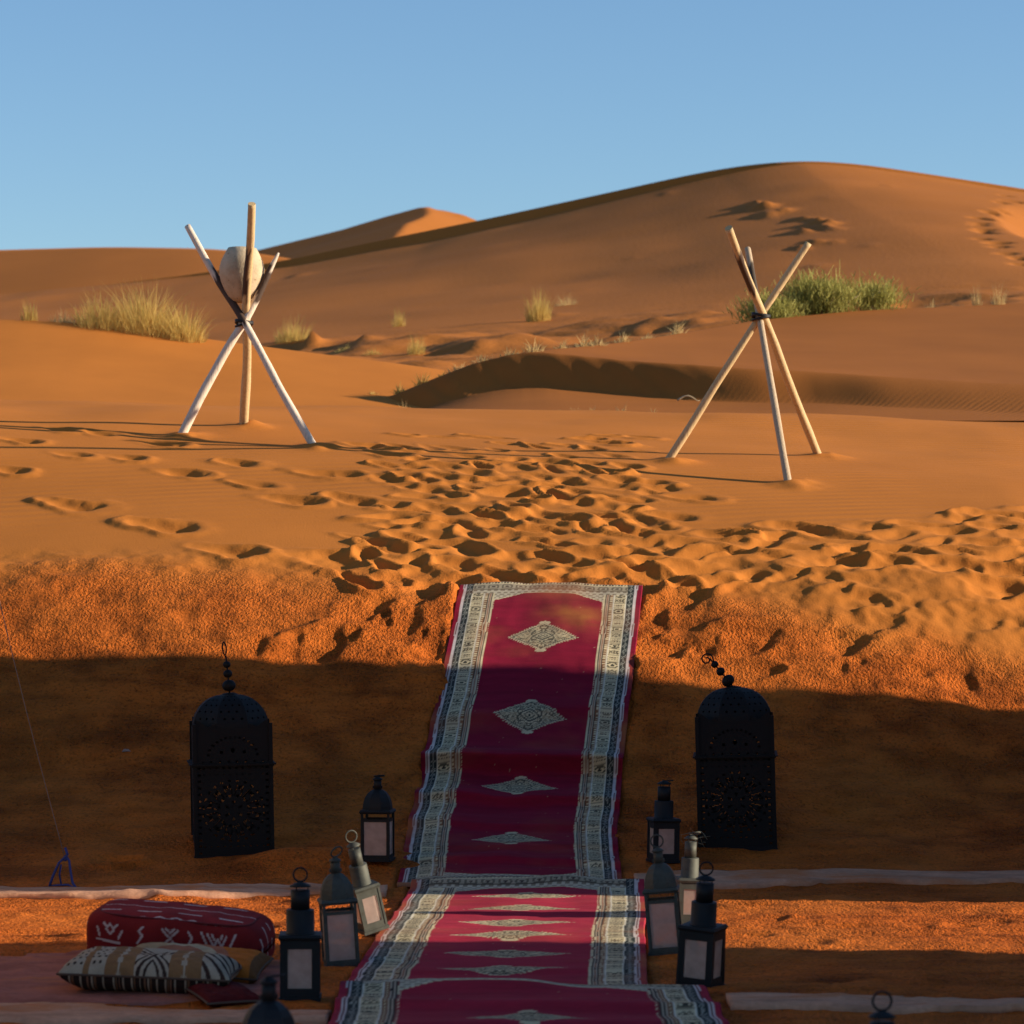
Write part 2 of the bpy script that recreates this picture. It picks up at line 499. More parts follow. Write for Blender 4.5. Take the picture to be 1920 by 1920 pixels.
# rippled dune on the right, with a slip face turned away from the sun
cX, cY, cZ = crest_tab([(420, 830, 34.5), (540, 800, 34.5), (640, 774, 34.4), (740, 741, 34.2), (830, 703, 34.05), (900, 676, 33.9), (1000, 657, 33.85), (1120, 647, 35), (1190, 638, 36.2), (1290, 622, 38), (1420, 600, 40), (1600, 583, 41), (1920, 568, 42), (2300, 560, 42.5), (3000, 560, 43)])
def brink(X):
    return smooth_interp(X, np.array([-2.4, -.8, .22, 1.1, 2.0, 3.5, 5, 9, 14]), np.array([34.5, 34.0, 33.7, 33.2, 32.7, 32.1, 31.6, 30.6, 29.6]), .3)
def zC(X, Y):
    yc = smooth_interp(X, cX, cY, .25); zc = smooth_interp(X, cX, cZ, .25)
    yb_ = brink(X) + .10 * vnoise(X * 1.3, X * 0 + 2.2, 3)
    h = np.interp(X, [-2.6, -1.9, -1.0, .2, 1.9, 3.2, 4.6, 7], [0, .10, .26, .32, .32, .25, .18, .12])
    w = np.interp(X, [-2, 1.5, 3, 4.5, 7], [.5, .55, .8, 1.3, 2.2])
    t = np.clip((Y - 29.4) / (yc - 29.4), 0, 1)
    bowl = 2.93 + (zc - h - 2.93) * (t * .85 + .15 * t * t)
    st = np.clip((Y - yb_ + w) / w, 0, 1); st = st * st * (3 - 2 * st) * .5 + st * .5
    front = bowl + h * st
    # tongues of slipped sand on the face
    face = np.exp(-((Y - (yb_ - w * .5)) / (w * .45)) ** 2) * np.clip(h / .3, 0, 1)
    face = face * (1 - sstep(1.6, 2.4, X))
    front = front + face * .008 * vnoise((X + .55 * Y) * 3.8, Y * .15, 5) + face * .016 * vnoise((X + .55 * Y) * 9, Y * .3, 6)
    back = zc - .16 * np.clip(Y - yc, 0, 99) ** 1.1 - .25 * np.clip(Y - yc, 0, 99) * (1 - sstep(0, 1.5, X))
    return np.where(Y < yc, front, back)

# the large dune with its long apron; crest nearer on the right so that the upper lip faces left
eX, eY, eZ = crest_tab([(-1500, 590, 118), (-400, 566, 114), (0, 552, 112), (200, 534, 111), (430, 506, 109.7), (540, 487, 109), (700, 453, 108), (900, 413, 106.6), (1100, 370, 105.4), (1300, 326, 104.2),
                        (1400, 309, 103.6), (1500, 301, 103), (1600, 306, 102.5), (1700, 320, 102), (1920, 354, 101), (2300, 420, 99), (3000, 520, 98)])
lX = [px(x, 400, d).x for x, d in ((100, 112), (430, 109.7), (560, 109), (800, 107.3), (1100, 105.4), (1350, 104), (1500, 103))]
lH = [.0, .14, .26, .34, .28, .16, .0]
E_BUMPS = []
def zE(X, Y, bumps=True):
    yc = smooth_interp(X, eX, eY, .8); zc = smooth_interp(X, eX, eZ, .8)
    h = np.interp(X, lX, lH)
    w = h * 1.4 + .05
    t = np.clip((Y - 36) / (yc - 36), 0, 1)
    z0 = 3.55 + .03 * X
    dip = .72 * t + .28 * t ** 2
    front = z0 + (zc - h - z0) * dip
    lw = w * (1 + .35 * vnoise(X * .6, X * 0 + 1.7, 4))
    st = np.clip((Y - (yc - lw)) / lw, 0, 1)
    front = front + h * st
    front = front + sstep(36, 41, Y) * (1 - sstep(50, 62, Y)) * (.13 * fbm(X * .55, Y * .33, 5, 4) + .05 * fbm(X * 1.6, Y * 1.1, 1, 3))
    front = front + .10 * fbm(X * .12, Y * .08, 2, 3) * sstep(50, 70, Y)
    if bumps:
        for bx, by, sx, sy, hh in E_BUMPS:
            u = (X - bx) / sx; v = (Y - by) / sy
            # gentle on the sunny side, abrupt on the lee side
            u = np.where(u < 0, u * 1.9, u * .8)
            front = front + hh * np.exp(-(u * u + v * v))
        # a scooped hollow at the right edge whose far wall faces the sun
        xr = np.interp(Y, [66, 72, 78, 84, 90], [11.9, 11.65, 11.9, 12.6, 14.0])
        win = sstep(65, 71, Y) * (1 - sstep(84, 92, Y))
        front = front - win * np.minimum(.50 * np.clip(X - xr, 0, 99), 2.2)
    back = zc - .45 * np.clip(Y - yc, 0, 999)
    return np.where(Y < yc, front, back)
def zE0(X, Y): return zE(X, Y, False)
rb = random.Random(4)
streak = [(x_, 386 + (x_ - 1390) * .24 + rb.gauss(0, 7), rb.uniform(14, 34), rb.uniform(.9, 2.0), rb.uniform(.35, .8)) for x_ in [rb.uniform(1395, 1560) for _ in range(26)]]
streak += [(rb.uniform(1490, 1560), rb.uniform(428, 470), rb.uniform(12, 26), rb.uniform(.8, 1.6), rb.uniform(.3, .6)) for _ in range(9)]
for (x, y, wx, wy, hh) in streak + [(1515, 502, 60, 1.6, .30), (1620, 462, 35, 1.4, .18),
        (1240, 365, 30, 2, .2), (1660, 348, 22, 1.5, .18), (1180, 485, 24, 1.2, .10), (545, 520, 50, 3, .4), (1215, 488, 20, 1, .08), (1540, 372, 45, 2, .12),
        (1030, 592, 42, .9, .40), (575, 645, 30, .6, .30), (230, 600, 90, 1.4, .30), (330, 625, 45, .8, .22), (1075, 545, 45, .8, .15), (670, 640, 40, .5, .12), (880, 655, 60, .5, .16)]:
    p = hit(x, y, zE0, 38, 118, 2400)
    E_BUMPS.append((p.x + wx * p.y / F * .2, p.y, wx * p.y / F * (.46 if p.y > 60 else .5), wy * (.45 if p.y > 60 else 1), hh * (.12 if p.y > 60 else .8)))
for i in range(26):
    t = i / 25
    x = np.interp(t, [0, .35, .7, 1], [1900, 1845, 1850, 1925]) + random.uniform(-22, 10); y = np.interp(t, [0, .35, .7, 1], [372, 405, 440, 490]) + random.uniform(-6, 6)
    p = hit(x, y, zE0, 60, 112, 1500)
    E_BUMPS.append((p.x, p.y, .13, .30, -.16))

# far dunes
fX, fY, fZ = crest_tab([(-2500, 520, 175), (-600, 486, 175), (0, 468, 175), (200, 463, 175), (400, 466, 175), (480, 473, 175), (600, 492, 175), (800, 530, 175), (1200, 600, 175)])
def zF(X, Y):
    zc = smooth_interp(X, fX, fZ, 1.5)
    yc = 175 - .55 * (X + 20)
    zc = EYE + (zc - EYE) * yc / 175
    return np.where(Y < yc, zc - .24 * (yc - Y), zc - .5 * (Y - yc))
gX_, gY_, gZ_ = crest_tab([(-200, 560, 235), (300, 500, 235), (480, 470, 235), (640, 431, 235), (720, 407, 235), (785, 389.5, 235), (800, 388, 235), (830, 390, 235), (870, 399, 235), (900, 412, 235), (1000, 445, 235), (1400, 560, 235)])
def zG(X, Y):
    d = np.clip(235 - Y, -99, 99)
    xr = px(793, 388, 235).x + .9 * np.sin(np.clip(d, 0, 14) / 14 * 3.1) * 1.0 - .05 * d       # the S-shaped ridge that comes down the near side
    zc = np.interp(X, gX_, gZ_)
    pk = px(795, 388, 235).z
    u = X - xr
    face = pk - np.where(u < 0, -.27 * u, .34 * u) - .20 * d
    front = np.minimum(zc - .12 * d, face + .15)
    return np.where(Y < 235, front, zc - .5 * (Y - 235))

def dune(name, zf, x0, x1, nx, y0, y1, ny, mat, ripple=None, pw=1.0):
    xs = np.linspace(x0, x1, nx)
    yy = y0 + (y1 - y0) * np.linspace(0, 1, ny) ** pw
    X, Y = np.meshgrid(xs, yy)
    Z = zf(X, Y)
    V = np.stack([X, Y, Z], -1).reshape(-1, 3)
    rp = ripple(X, Y) if ripple else np.zeros_like(X)
    me = np_mesh(name, V, grid_faces(ny, nx), mat, True, attrs={'coarse': np.zeros_like(X), 'ripple': rp})
    return tag(link(bpy.data.objects.new(name, me)), kind='structure')

dune('dune_left', zB, -22, 3.2, 260, 29.0, 41.5, 150, M['sand'], lambda X, Y: 0 * X + .03)
def c_rip(X, Y):
    yb_ = brink(X); w = np.interp(X, [-2, 1.5, 3, 4.5, 7], [.5, .55, .8, 1.3, 2.2])
    return np.clip(1 - sstep(yb_ - w * 1.0, yb_ - w * .3, Y), 0, 1) * sstep(-1.6, .2, X) * (.34 + .16 * sstep(30.5, 32.5, Y)) * (.6 + .5 * vnoise(X * .8, Y * .9, 3)) + .02
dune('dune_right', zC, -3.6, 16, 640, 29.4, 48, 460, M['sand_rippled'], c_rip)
xs = np.linspace(-62, 58, 760)
tt = np.concatenate([np.linspace(0, .95, 430), .95 + .05 * np.linspace(0, 1, 61)[1:], 1 + np.array([.004, .012, .03, .07, .15, .3, .5])])
X, T = np.meshgrid(xs, tt)
Y = 36 + (smooth_interp(X, eX, eY, .8) - 36) * T
me = np_mesh('dune_large', np.stack([X, Y, zE(X, Y)], -1).reshape(-1, 3), grid_faces(len(tt), len(xs)), M['sand_far'], True, attrs={'coarse': 0 * X, 'ripple': 0 * X})
tag(link(bpy.data.objects.new('dune_large', me)), kind='structure')
xs = np.linspace(-90, 30, 200)
X, T = np.meshgrid(xs, np.concatenate([np.linspace(-45, 0, 60), [.5, 2, 6, 15]]))
Y = 175 - .55 * (X + 20) + T
me = np_mesh('dune_far_left', np.stack([X, Y, zF(X, Y)], -1).reshape(-1, 3), grid_faces(64, 200), M['sand_far'], True, attrs={'coarse': 0 * X, 'ripple': 0 * X})
tag(link(bpy.data.objects.new('dune_far_left', me)), kind='structure')
dune('dune_far_peak', zG, -50, 30, 320, 205, 260, 110, M['sand_far'])

def z_all(X, Y):
    X = np.asarray(X, float); Y = np.asarray(Y, float)
    z = z_base(X, Y)
    z = np.where((Y > 29) & (X < 3.2), np.maximum(z, zB(X, Y)), z)
    z = np.where((Y > 29.5) & (X > -3.6), np.maximum(z, zC(X, Y)), z)
    z = np.where(Y > 36, np.maximum(z, zE(X, Y)), z)
    return z
# ================================================================== runners
RED, CREAM, DARK, BROWN, WHITE = (np.array(c) for c in ((.235, .008, .028), (.60, .49, .29), (.035, .040, .036), (.22, .10, .05), (.58, .50, .45)))

def carpet_colors(U, S, W, Ltot, dia0, dia_step, seed, dia_half=(.205, .175), red=RED, rich=True, sand=None):
    """woven pattern: U across (0..W), S along from the far end (0..Ltot), metres"""
    u = np.minimum(U, W - U)                     # distance from the nearer long edge
    C = np.broadcast_to(red, U.shape + (3,)).copy()
    def put(mask, col, a=1.0):
        m = (mask * a)[..., None]
        C[:] = C * (1 - m) + np.asarray(col) * m
    wob = .0015 * vnoise(S * 9, U * 0 + seed, 1)
    u = u + wob
    put((u > .028) & (u < .034), WHITE); put((u > .034) & (u < .038), (.12, .03, .03)); put((u > .038) & (u < .047), WHITE)
    # greenish black key band
    b = (u > .047) & (u < .088)
    put(b, DARK)
    key = (np.floor(U / .009) + np.floor(S / .011)) % 2 < 1
    k2 = ((np.floor(S / .030 + .5 * np.floor(U / .02)) % 2) < 1)
    put(b & key & k2 & (u > .052) & (u < .083), (.36, .35, .28), .75)
    put(b & ~k2 & (np.abs(u - .0675) < .004), (.36, .35, .28), .6)
    # cream band with cartouches
    c = (u >= .088) & (u < .168)
    put(c, CREAM)
    per = .066
    ph = S / per + seed * .37; ci = np.floor(ph); fv = (ph - ci - .5) * per; fu = u - .128
    kind = (ci.astype(int) * 7 + seed) % 3
    rr = np.sqrt((fu / .032) ** 4 + (fv / .025) ** 4)
    ring = (rr < 1) & (rr > .42)
    put(c & (kind == 0) & ring & ~((np.abs(fv) < .006) & (rr > .55)), (.055, .050, .035), .9)
    put(c & (kind == 0) & (np.sqrt((fu / .013) ** 2 + (fv / .010) ** 2) < 1), (.055, .05, .035))
    d2 = np.abs(fu) / .031 + np.abs(fv) / .024
    put(c & (kind == 1) & (d2 < 1) & (d2 > .55), (.07, .06, .04), .85)
    put(c & (kind == 1) & (d2 < .3), (.09, .06, .035))
    put(c & (kind == 1) & (np.abs(np.abs(fu) - .024) < .005) & (np.abs(np.abs(fv) - .015) < .004), (.08, .06, .04))
    put(c & (kind == 2) & (np.abs(np.abs(fv) - .012) < .0045) & (np.abs(fu) < .033) & (np.sin(fu * 420) > -.5), (.07, .06, .04), .85)
    put(c & (kind == 2) & (np.abs(fv) < .004) & (np.abs(fu) < .02), (.12, .07, .04), .8)
    put(c & (np.abs(fv) > per * .5 - .0035) & (np.abs(fu) < .034), (.11, .09, .06), .7)
    put(c & (np.abs(np.abs(fu) - .037) < .003), (.66, .60, .45))
    # striped guard
    g = (u >= .168) & (u < .228)
    put(g, (.44, .34, .23))
    sq = ((u > .172) & (u < .190))
    put(sq, BROWN); put(sq & (np.sin(S * 260) > .1) & (np.abs(u - .181) < .006), CREAM)
    for a0, a1, col in ((.190, .194, (.04, .03, .025)), (.200, .2035, (.04, .03, .025)), (.2035, .207, (.30, .13, .07)), (.213, .2165, (.04, .03, .025)), (.2165, .222, CREAM), (.222, .225, (.2, .05, .04))):
        put((u > a0) & (u <= a1), col)
    serr = .228 + .004 * (np.sin(S * 300) > 0)
    put((u >= .225) & (u < serr), CREAM)
    # end borders
    for s in (S, Ltot - S):
        e = (s < .155) & (u > .028)
        e2 = e & (u > .088)
        put(e2 & (s < .14), (.36, .30, .20))
        put(e2 & (s < .022), DARK); put(e2 & (s < .018) & (s > .006) & (np.sin(U * 330) > 0), CREAM)
        put(e2 & (np.abs(s - .026) < .004), CREAM)
        pu = U / .085; fu = (pu - np.floor(pu) - .5) * .085; fs = s - .058
        rr = np.sqrt((fu / .034) ** 4 + (fs / .024) ** 4)
        put(e2 & (rr < 1.0) & (rr > .45), (.09, .075, .05), .8); put(e2 & (np.sqrt((fu / .012) ** 2 + (fs / .009) ** 2) < 1), (.07, .05, .04))
        put(e2 & (np.abs(s - .088) < .003), (.08, .06, .04))
        bk = (s > .093) & (s < .14)
        put(e2 & bk, (.50, .43, .30)); pb = U / .042 + .5 * np.floor((s - .093) / .024)
        fb = np.abs(pb - np.floor(pb) - .5)
        put(e2 & bk & (fb < .28) & (np.abs((s - .093) % .024 - .012) < .0075), (.14, .10, .06), .75)
        # the niche: corners of the field cut back in steps
        q = np.clip((u - .228) / .17, 0, 1)
        lim = .14 + .085 * (1 - q) ** 1.0 * (u > .228)
        cor = (u >= .225) & (s >= .135) & (s < lim)
        put(cor, (.50, .43, .30)); put(cor & (fb < .28) & (np.abs((s - .093) % .024 - .012) < .0075), (.14, .10, .06), .7)
        put((u >= .228) & (s >= lim - .002) & (s < lim + .006 + .004 * (np.sin(U * 300) > 0)), CREAM)
        put((s < .006) & (u >= 0), (.30, .16, .10))
    # lozenges down the middle
    nd = int((Ltot - dia0) / dia_step) + 1
    for i in range(nd):
        s0 = dia0 + i * dia_step
        if s0 > Ltot - .2: break
        x = (U - W / 2) / dia_half[0]; y = (S - s0) / dia_half[1]
        d = np.abs(x) + np.abs(y)
        near = d < 1.3
        if not near.any(): continue
        ser = 1 + .045 * np.sign(np.sin((x * 1.0 + y * np.sign(x * y) * -1.0) * 46))
        sel = d < ser
        knob = ((x / .16) ** 2 + ((np.abs(y) - .98) / .13) ** 2 < 1)
        put(sel | knob, CREAM * .95)
        put((d > .83) & (d < .90), DARK, .9)
        put(near & (np.abs(d - .97) < .02) & (np.sin((x - y) * 60) > 0), (.16, .10, .06), .6)
        put((d < .33) & (d > .24), DARK, .9); put((d < .18) & (d > .12), DARK, .8); put(d < .05, DARK)
        th = np.arctan2(y, x); rr = np.sqrt(x * x + y * y)
        fl = fbm(x * 9 + 3.1 * i, y * 9, seed, 2)
        ax = np.abs(x); ay = np.abs(y)
        flo = vnoise(ax * 15 + 4.2, ay * 13 + 1.3, 3) + .6 * vnoise(ax * 27, ay * 25, 5)
        put((d < .80) & (d > .36) & (flo > .10), (.05, .045, .035), .85)
        put((d < .80) & (d > .36) & (flo < -.35), (.26, .18, .10), .7)
        for yy in (.66, -.66):
            r2 = (x / .13) ** 2 + ((y - yy) / .16) ** 2
            put((r2 < 1) & (r2 > .5), (.08, .06, .04), .9)
    # uneven dye and wear
    v = 1 + .10 * fbm(U * 3, S * 26, seed + 2, 3)[..., None] + .06 * fbm(U * 30, S * 120, seed + 1, 2)[..., None]
    C *= np.clip(v, .6, 1.4)
    if sand is not None:
        m = np.clip(sand(U, S), 0, 1)[..., None]
        C[:] = C * (1 - m) + np.array((.40, .125, .035)) * m
    specks = (vnoise(U * 60, S * 60, 6) > .972)
    put(specks, (.45, .28, .16), .7)
    return np.clip(C, 0, 1)

m, n, l, b = nodes('woven_wool', rough=.95, spec=.12)
vc = n.new('ShaderNodeVertexColor'); vc.layer_name = 'Col'
tc = n.new('ShaderNodeTexCoord').outputs['Object']
wn_ = noise_node(n, l, 220, 3, .6, tc)
c = mixc(n, l, .35, vc.outputs['Color'], ramp(n, l, wn_.outputs['Fac'], [(.3, (.55, .55, .55)), (.7, (1.15, 1.15, 1.15))]), 'MULTIPLY')
l.new(c, b.inputs['Base Color'])
nr = bump(n, l, b, wn_.outputs['Fac'], .35, .004)
M['wool'] = m

def runner(name, fn, y_far, y_near, zfun, cols, label, nu=200, ds=.0075, edge_wave=.008, seed=0, thick=.022, lap=None):
    Yc = np.arange(y_far, y_near, -ds * .9)
    cx, hw = fn(Yc)
    zc = np.array([zfun(np.array([0.]), np.array([y]))[0] for y in Yc[::8]])
    zc = np.interp(-Yc, -Yc[::8], zc)
    s = np.concatenate([[0], np.cumsum(np.hypot(np.diff(Yc), np.diff(zc)))])
    L = s[-1]
    su = np.linspace(0, L, int(L / ds))
    Yr = np.interp(su, s, Yc); cxr, _ = fn(Yr)
    U, Sg = np.meshgrid(np.linspace(0, 2 * hw, nu), su)
    wav = edge_wave * (vnoise(Sg * (2.0 if seed == 1 else 1.1), U * 0 + seed * 5.5, 2) + (.2 if seed == 1 else .15) * vnoise(Sg * 9, U * 0 + seed, 3))
    X = cxr[:, None] + (U - hw) + wav
    Y = np.broadcast_to(Yr[:, None], U.shape) + .02 * vnoise(U * 2.2, U * 0 + seed, 4)
    Z = zfun(X, Y)
    C = cols(U, Sg, 2 * hw, L)
    if lap: Y = Y - lap(X, Y)
    # thin solid: top sheet, rim down to the sand
    nr_, nc_ = U.shape
    top = np.stack([X, Y, Z], -1).reshape(-1, 3)
    idx = np.arange(nr_ * nc_).reshape(nr_, nc_)
    loop = np.concatenate([idx[0, :], idx[1:, -1], idx[-1, -2::-1], idx[-2:0:-1, 0]])
    low = top[loop].copy(); low[:, 2] -= thick
    Vv = np.concatenate([top, low]); n0 = len(top); k = len(loop)
    fr = np.stack([loop, n0 + np.arange(k), n0 + (np.arange(k) + 1) % k, np.roll(loop, -1)], -1)
    cc = C.reshape(-1, 3); cc = np.concatenate([cc, cc[loop] * .8])
    me = np_mesh(name, Vv, np.concatenate([grid_faces(nr_, nc_)[:, ::-1], fr[:, ::-1]]), M['wool'], True, colors=cc)
    o = link(bpy.data.objects.new(name, me))
    return tag(o, label, 'carpet', 'red runners laid end to end')

def fold(Y, y0, h, w_up, w_dn):
    """a rounded pleat: gentle behind, abrupt towards the viewer"""
    d = Y - y0
    return h * np.where(d > 0, np.exp(-(d / w_up) ** 2), np.exp(-(d / w_dn) ** 2))

def z_run1(X, Y):
    base = prof(Y) + .012
    t = X - run1(Y)[0]
    for (yp, h, tilt) in ((18.06, .095, .03), (18.55, .035, -.10), (17.62, .045, .05), (17.25, .028, .10), (16.85, .022, -.05), (16.55, .03, .1)):
        base = base + fold(Y + tilt * t + .03 * vnoise(X * 2.5, X * 0 + yp, 2), yp, h, .16, .035)
    return base + .010 * (fbm(X * 3, Y * 3.4, 3, 3) + 1) * sstep(0, .2, .566 - np.abs(t)) + .010 * sstep(.45, .566, np.abs(t)) * (vnoise(Y * 5, X * 0 + np.sign(t), 6)) 
def z_run2(X, Y):
    t = X - run2(Y)[0]
    z = .016 + .020 * np.exp(-((Y - 15.97) / .09) ** 2) * (1.3 + vnoise(X * 4, X * 0, 4))
    for (yp, h, tilt) in ((14.72, .013, .02), (13.72, .013, .05), (13.92, .008, .04), (15.2, .006, .08), (12.62, .012, -.06)):
        z = z + fold(Y + tilt * t + .02 * vnoise(X * 3, X * 0 + yp, 2), yp, h, .15, .04)
    z = z + .03 * np.exp(-((Y - 12.2) / .10) ** 2) * np.exp(-((t + .26) / .2) ** 2) + .015 * np.exp(-((Y - 12.1) / .1) ** 2) * np.exp(-((t - .35) / .16) ** 2)
    return z + .005 * (fbm(X * 3, Y * 3, 5, 3) + 1) + sstep(15.85, 16.0, Y) * 0.02
def z_run3(X, Y):
    z = .030 + .022 * np.exp(-((Y - 12.05) / .12) ** 2) * (1 + vnoise(X * 3, X * 0 + 4, 2))
    for (yp, h, tilt) in ((11.5, .03, .1), (11.0, .025, -.08)):
        z = z + fold(Y + tilt * X, yp, h, .18, .06)
    return z + .006 * (fbm(X * 3, Y * 3, 2, 3) + 1)

sandpatch = lambda U, S: .75 * np.exp(-(((U - .74) / .17) ** 2 + ((S - .42) / .13) ** 2)) * (1 + .6 * fbm(U * 8, S * 8, 3, 3)) + .55 * np.exp(-(((U - .62) / .2) ** 2 + ((S - .1) / .12) ** 2)) + .14 * np.clip(fbm(U * 4, S * 5, 1, 3), 0, 1) + .7 * np.exp(-(np.minimum(U, 1.132 - U) / .045) ** 2) * np.clip(fbm(U * .1 + np.sign(U - .5) * 5, S * 3, 2, 3), 0, 1)
runner('carpet_runner', run1, 19.84, 16.04, z_run1, lambda U, S, W, L: carpet_colors(U, S, W, L, .66, .86, 1, dia_half=(.21, .155), sand=sandpatch),
       'long crimson runner climbing the sand bank, with large cream diamonds', seed=1,
       lap=lambda X, Y: 1.0 * fold(Y + .03 * (X - run1(Y)[0]) + .03 * vnoise(X * 2.5, X * 0 + 18.06, 2), 18.06, .095, .16, .035) + .7 * fold(Y + .05 * (X - run1(Y)[0]) + .03 * vnoise(X * 2.5, X * 0 + 17.62, 2), 17.62, .045, .16, .035))
runner('carpet_runner', run2, 15.99, 12.06, z_run2, lambda U, S, W, L: carpet_colors(U, S, W, L, .50, .56, 2, dia_half=(.26, .14), red=np.array((.37, .022, .046)), sand=lambda U, S: .14 * np.clip(fbm(U * 4, S * 4, 1, 3), 0, 1) + .7 * np.exp(-(np.minimum(U, 1.16 - U) / .05) ** 2) * np.clip(fbm(U * .1 + np.sign(U - .5) * 5, S * 2, 6, 3), 0, 1)),
       'flat middle crimson runner between the small lanterns, crossed by the sunlit strip', seed=2, ds=.011)
runner('carpet_runner', run3, 12.16, 8.6, z_run3, lambda U, S, W, L: carpet_colors(U, S, W, L, 1.0, .9, 3, dia_half=(.22, .2), red=np.array((.33, .018, .040))),
       'nearest crimson runner, cut off by the bottom edge of the photo', seed=3, ds=.012)

# ================================================================== pale mats laid across the camp floor
def cloth_mat(name, color, scale=40, drift=True):
    m, n, l, b = nodes(name, rough=.95, spec=.1)
    tc = n.new('ShaderNodeTexCoord').outputs['Object']
    a = noise_node(n, l, 3.5, 5, .65, mapping(n, l, tc, (1, 2.2, 1)))
    g = noise_node(n, l, scale, 4, .6, tc)
    c = ramp(n, l, a.outputs['Fac'], [(.30, tuple(x * .62 for x in color)), (.55, color), (.75, tuple(min(1, x * 1.15) for x in color))])
    c = mixc(n, l, .4, c, ramp(n, l, g.outputs['Fac'], [(.3, (.6, .55, .5)), (.7, (1.1, 1.1, 1.1))]), 'MULTIPLY')
    if drift:
        s1 = noise_node(n, l, 2.2, 6, .7, mapping(n, l, tc, (.8, 2.0, 1)))
        c = mixc(n, l, ramp(n, l, s1.outputs['Fac'], [(.50, (0, 0, 0)), (.64, (.85, .85, .85))]), c, (.50, .16, .05))
    l.new(c, b.inputs['Base Color'])
    nr = bump(n, l, b, g.outputs['Fac'], .5, .006)
    return m
M['pale_mat'] = cloth_mat('dusty_pale_mat', (.60, .31, .185))
M['pink_rug'] = cloth_mat('dusty_pink_rug', (.40, .14, .10))

def mat_strip(name, x0, x1, y_mid, half, label, mat, nx=220, ny=26, seed=0, lift=.012, rough_edge=.05, cat='mat'):
    u = np.linspace(0, 1, nx); v = np.linspace(-1, 1, ny)
    Ug, Vg = np.meshgrid(u, v)
    X = x0 + (x1 - x0) * Ug
    mid = y_mid(X) if callable(y_mid) else y_mid
    hw = half * (1 + .35 * vnoise(X * 1.1, X * 0 + seed, 2))
    Y = mid + Vg * hw + rough_edge * vnoise(X * 2.3, Vg * .7 + seed, 3) + .01 * vnoise(X * 9, Vg * 2, 5)
    Z = np.array([gz(a, c_) for a, c_ in zip(X.ravel(), Y.ravel())]).reshape(X.shape)
    Z = np.maximum(Z, z_base(X, Y)) + lift + .010 * (1 + vnoise(X * 2, Y * 6, 4)) - .016 * sstep(.86, 1.0, np.abs(Vg)) * (vnoise(X * 1.7, Vg + 2, 6) > -.2)
    top = np.stack([X, Y, Z], -1).reshape(-1, 3); n0 = len(top)
    low = top.copy(); low[:, 2] -= .035
    f = grid_faces(ny, nx)
    idx = np.arange(n0).reshape(ny, nx)
    loop = np.concatenate([idx[0, :], idx[1:, -1], idx[-1, -2::-1], idx[-2:0:-1, 0]])
    k = len(loop)
    fr = np.stack([loop, np.roll(loop, -1), n0 + np.roll(loop, -1), n0 + loop], -1)[:, ::-1]
    me = np_mesh(name, np.concatenate([top, low]), np.concatenate([f, f[:, ::-1] + n0, fr]), mat, True)
    return tag(link(bpy.data.objects.new(name, me)), label, cat)

g_ = 'pale mats laid across the camp floor'
mat_strip('floor_mat', -4.6, -.62, lambda X: 15.85 + .05 * np.sin(X * 1.3) + .03 * (X + .6), .13, 'narrow pale pink mat along the foot of the bank, left of the runner', M['pale_mat'], seed=1)['group'] = g_
mat_strip('floor_mat', .62, 5.2, lambda X: 16.1 + .12 * (X - .6) + .05 * np.sin(X * 1.9), .15, 'narrow pale pink mat along the foot of the bank, right of the runner', M['pale_mat'], seed=2)['group'] = g_
mat_strip('floor_mat', -4.0, -.66, lambda X: 11.62 + .05 * np.sin(X * 1.7), .17, 'pale dusty mat near the bottom edge, left of the runner', M['pale_mat'], seed=3)['group'] = g_
mat_strip('floor_mat', .80, 4.4, lambda X: 11.76 + .05 * np.sin(X * 2.1) + .02 * X, .19, 'pale dusty mat near the bottom edge, right of the runner', M['pale_mat'], seed=4)['group'] = g_
mat_strip('floor_rug', -4.2, -.86, lambda X: 12.55 + .0 * X, .60, 'dusty pink rug spread under the cushions', M['pink_rug'], seed=5, ny=60, rough_edge=.07, cat='rug')
# ================================================================== tripods
def wood(name, color, bark):
    m, n, l, b = nodes(name, rough=.7, spec=.25)
    at = attr(n, 'bark').outputs['Fac']
    tc = n.new('ShaderNodeTexCoord').outputs['Object']
    g = noise_node(n, l, 14, 5, .65, mapping(n, l, tc, (6, 6, .9)))
    k = noise_node(n, l, 9, 3, .5, tc)
    c = ramp(n, l, g.outputs['Fac'], [(.28, tuple(x * .70 for x in color)), (.52, color), (.8, tuple(min(1, x * 1.12) for x in color))])
    c = mixc(n, l, ramp(n, l, k.outputs['Fac'], [(.70, (0, 0, 0)), (.76, (1, 1, 1))]), c, tuple(x * .4 for x in color))
    c = mixc(n, l, at, c, bark)
    l.new(c, b.inputs['Base Color'])
    bump(n, l, b, g.outputs['Fac'], .4, .006)
    return m
M['wood'] = wood('peeled_wood', (.54, .37, .18), (.075, .042, .026))
M['wood_pale'] = wood('bleached_wood', (.66, .53, .40), (.07, .04, .025))
M['wood_grey'] = wood('weathered_wood', (.44, .32, .20), (.06, .04, .025))
m, n, l, b = nodes('black_strap', rough=.6, color=(.012, .010, .010)); M['strap'] = m

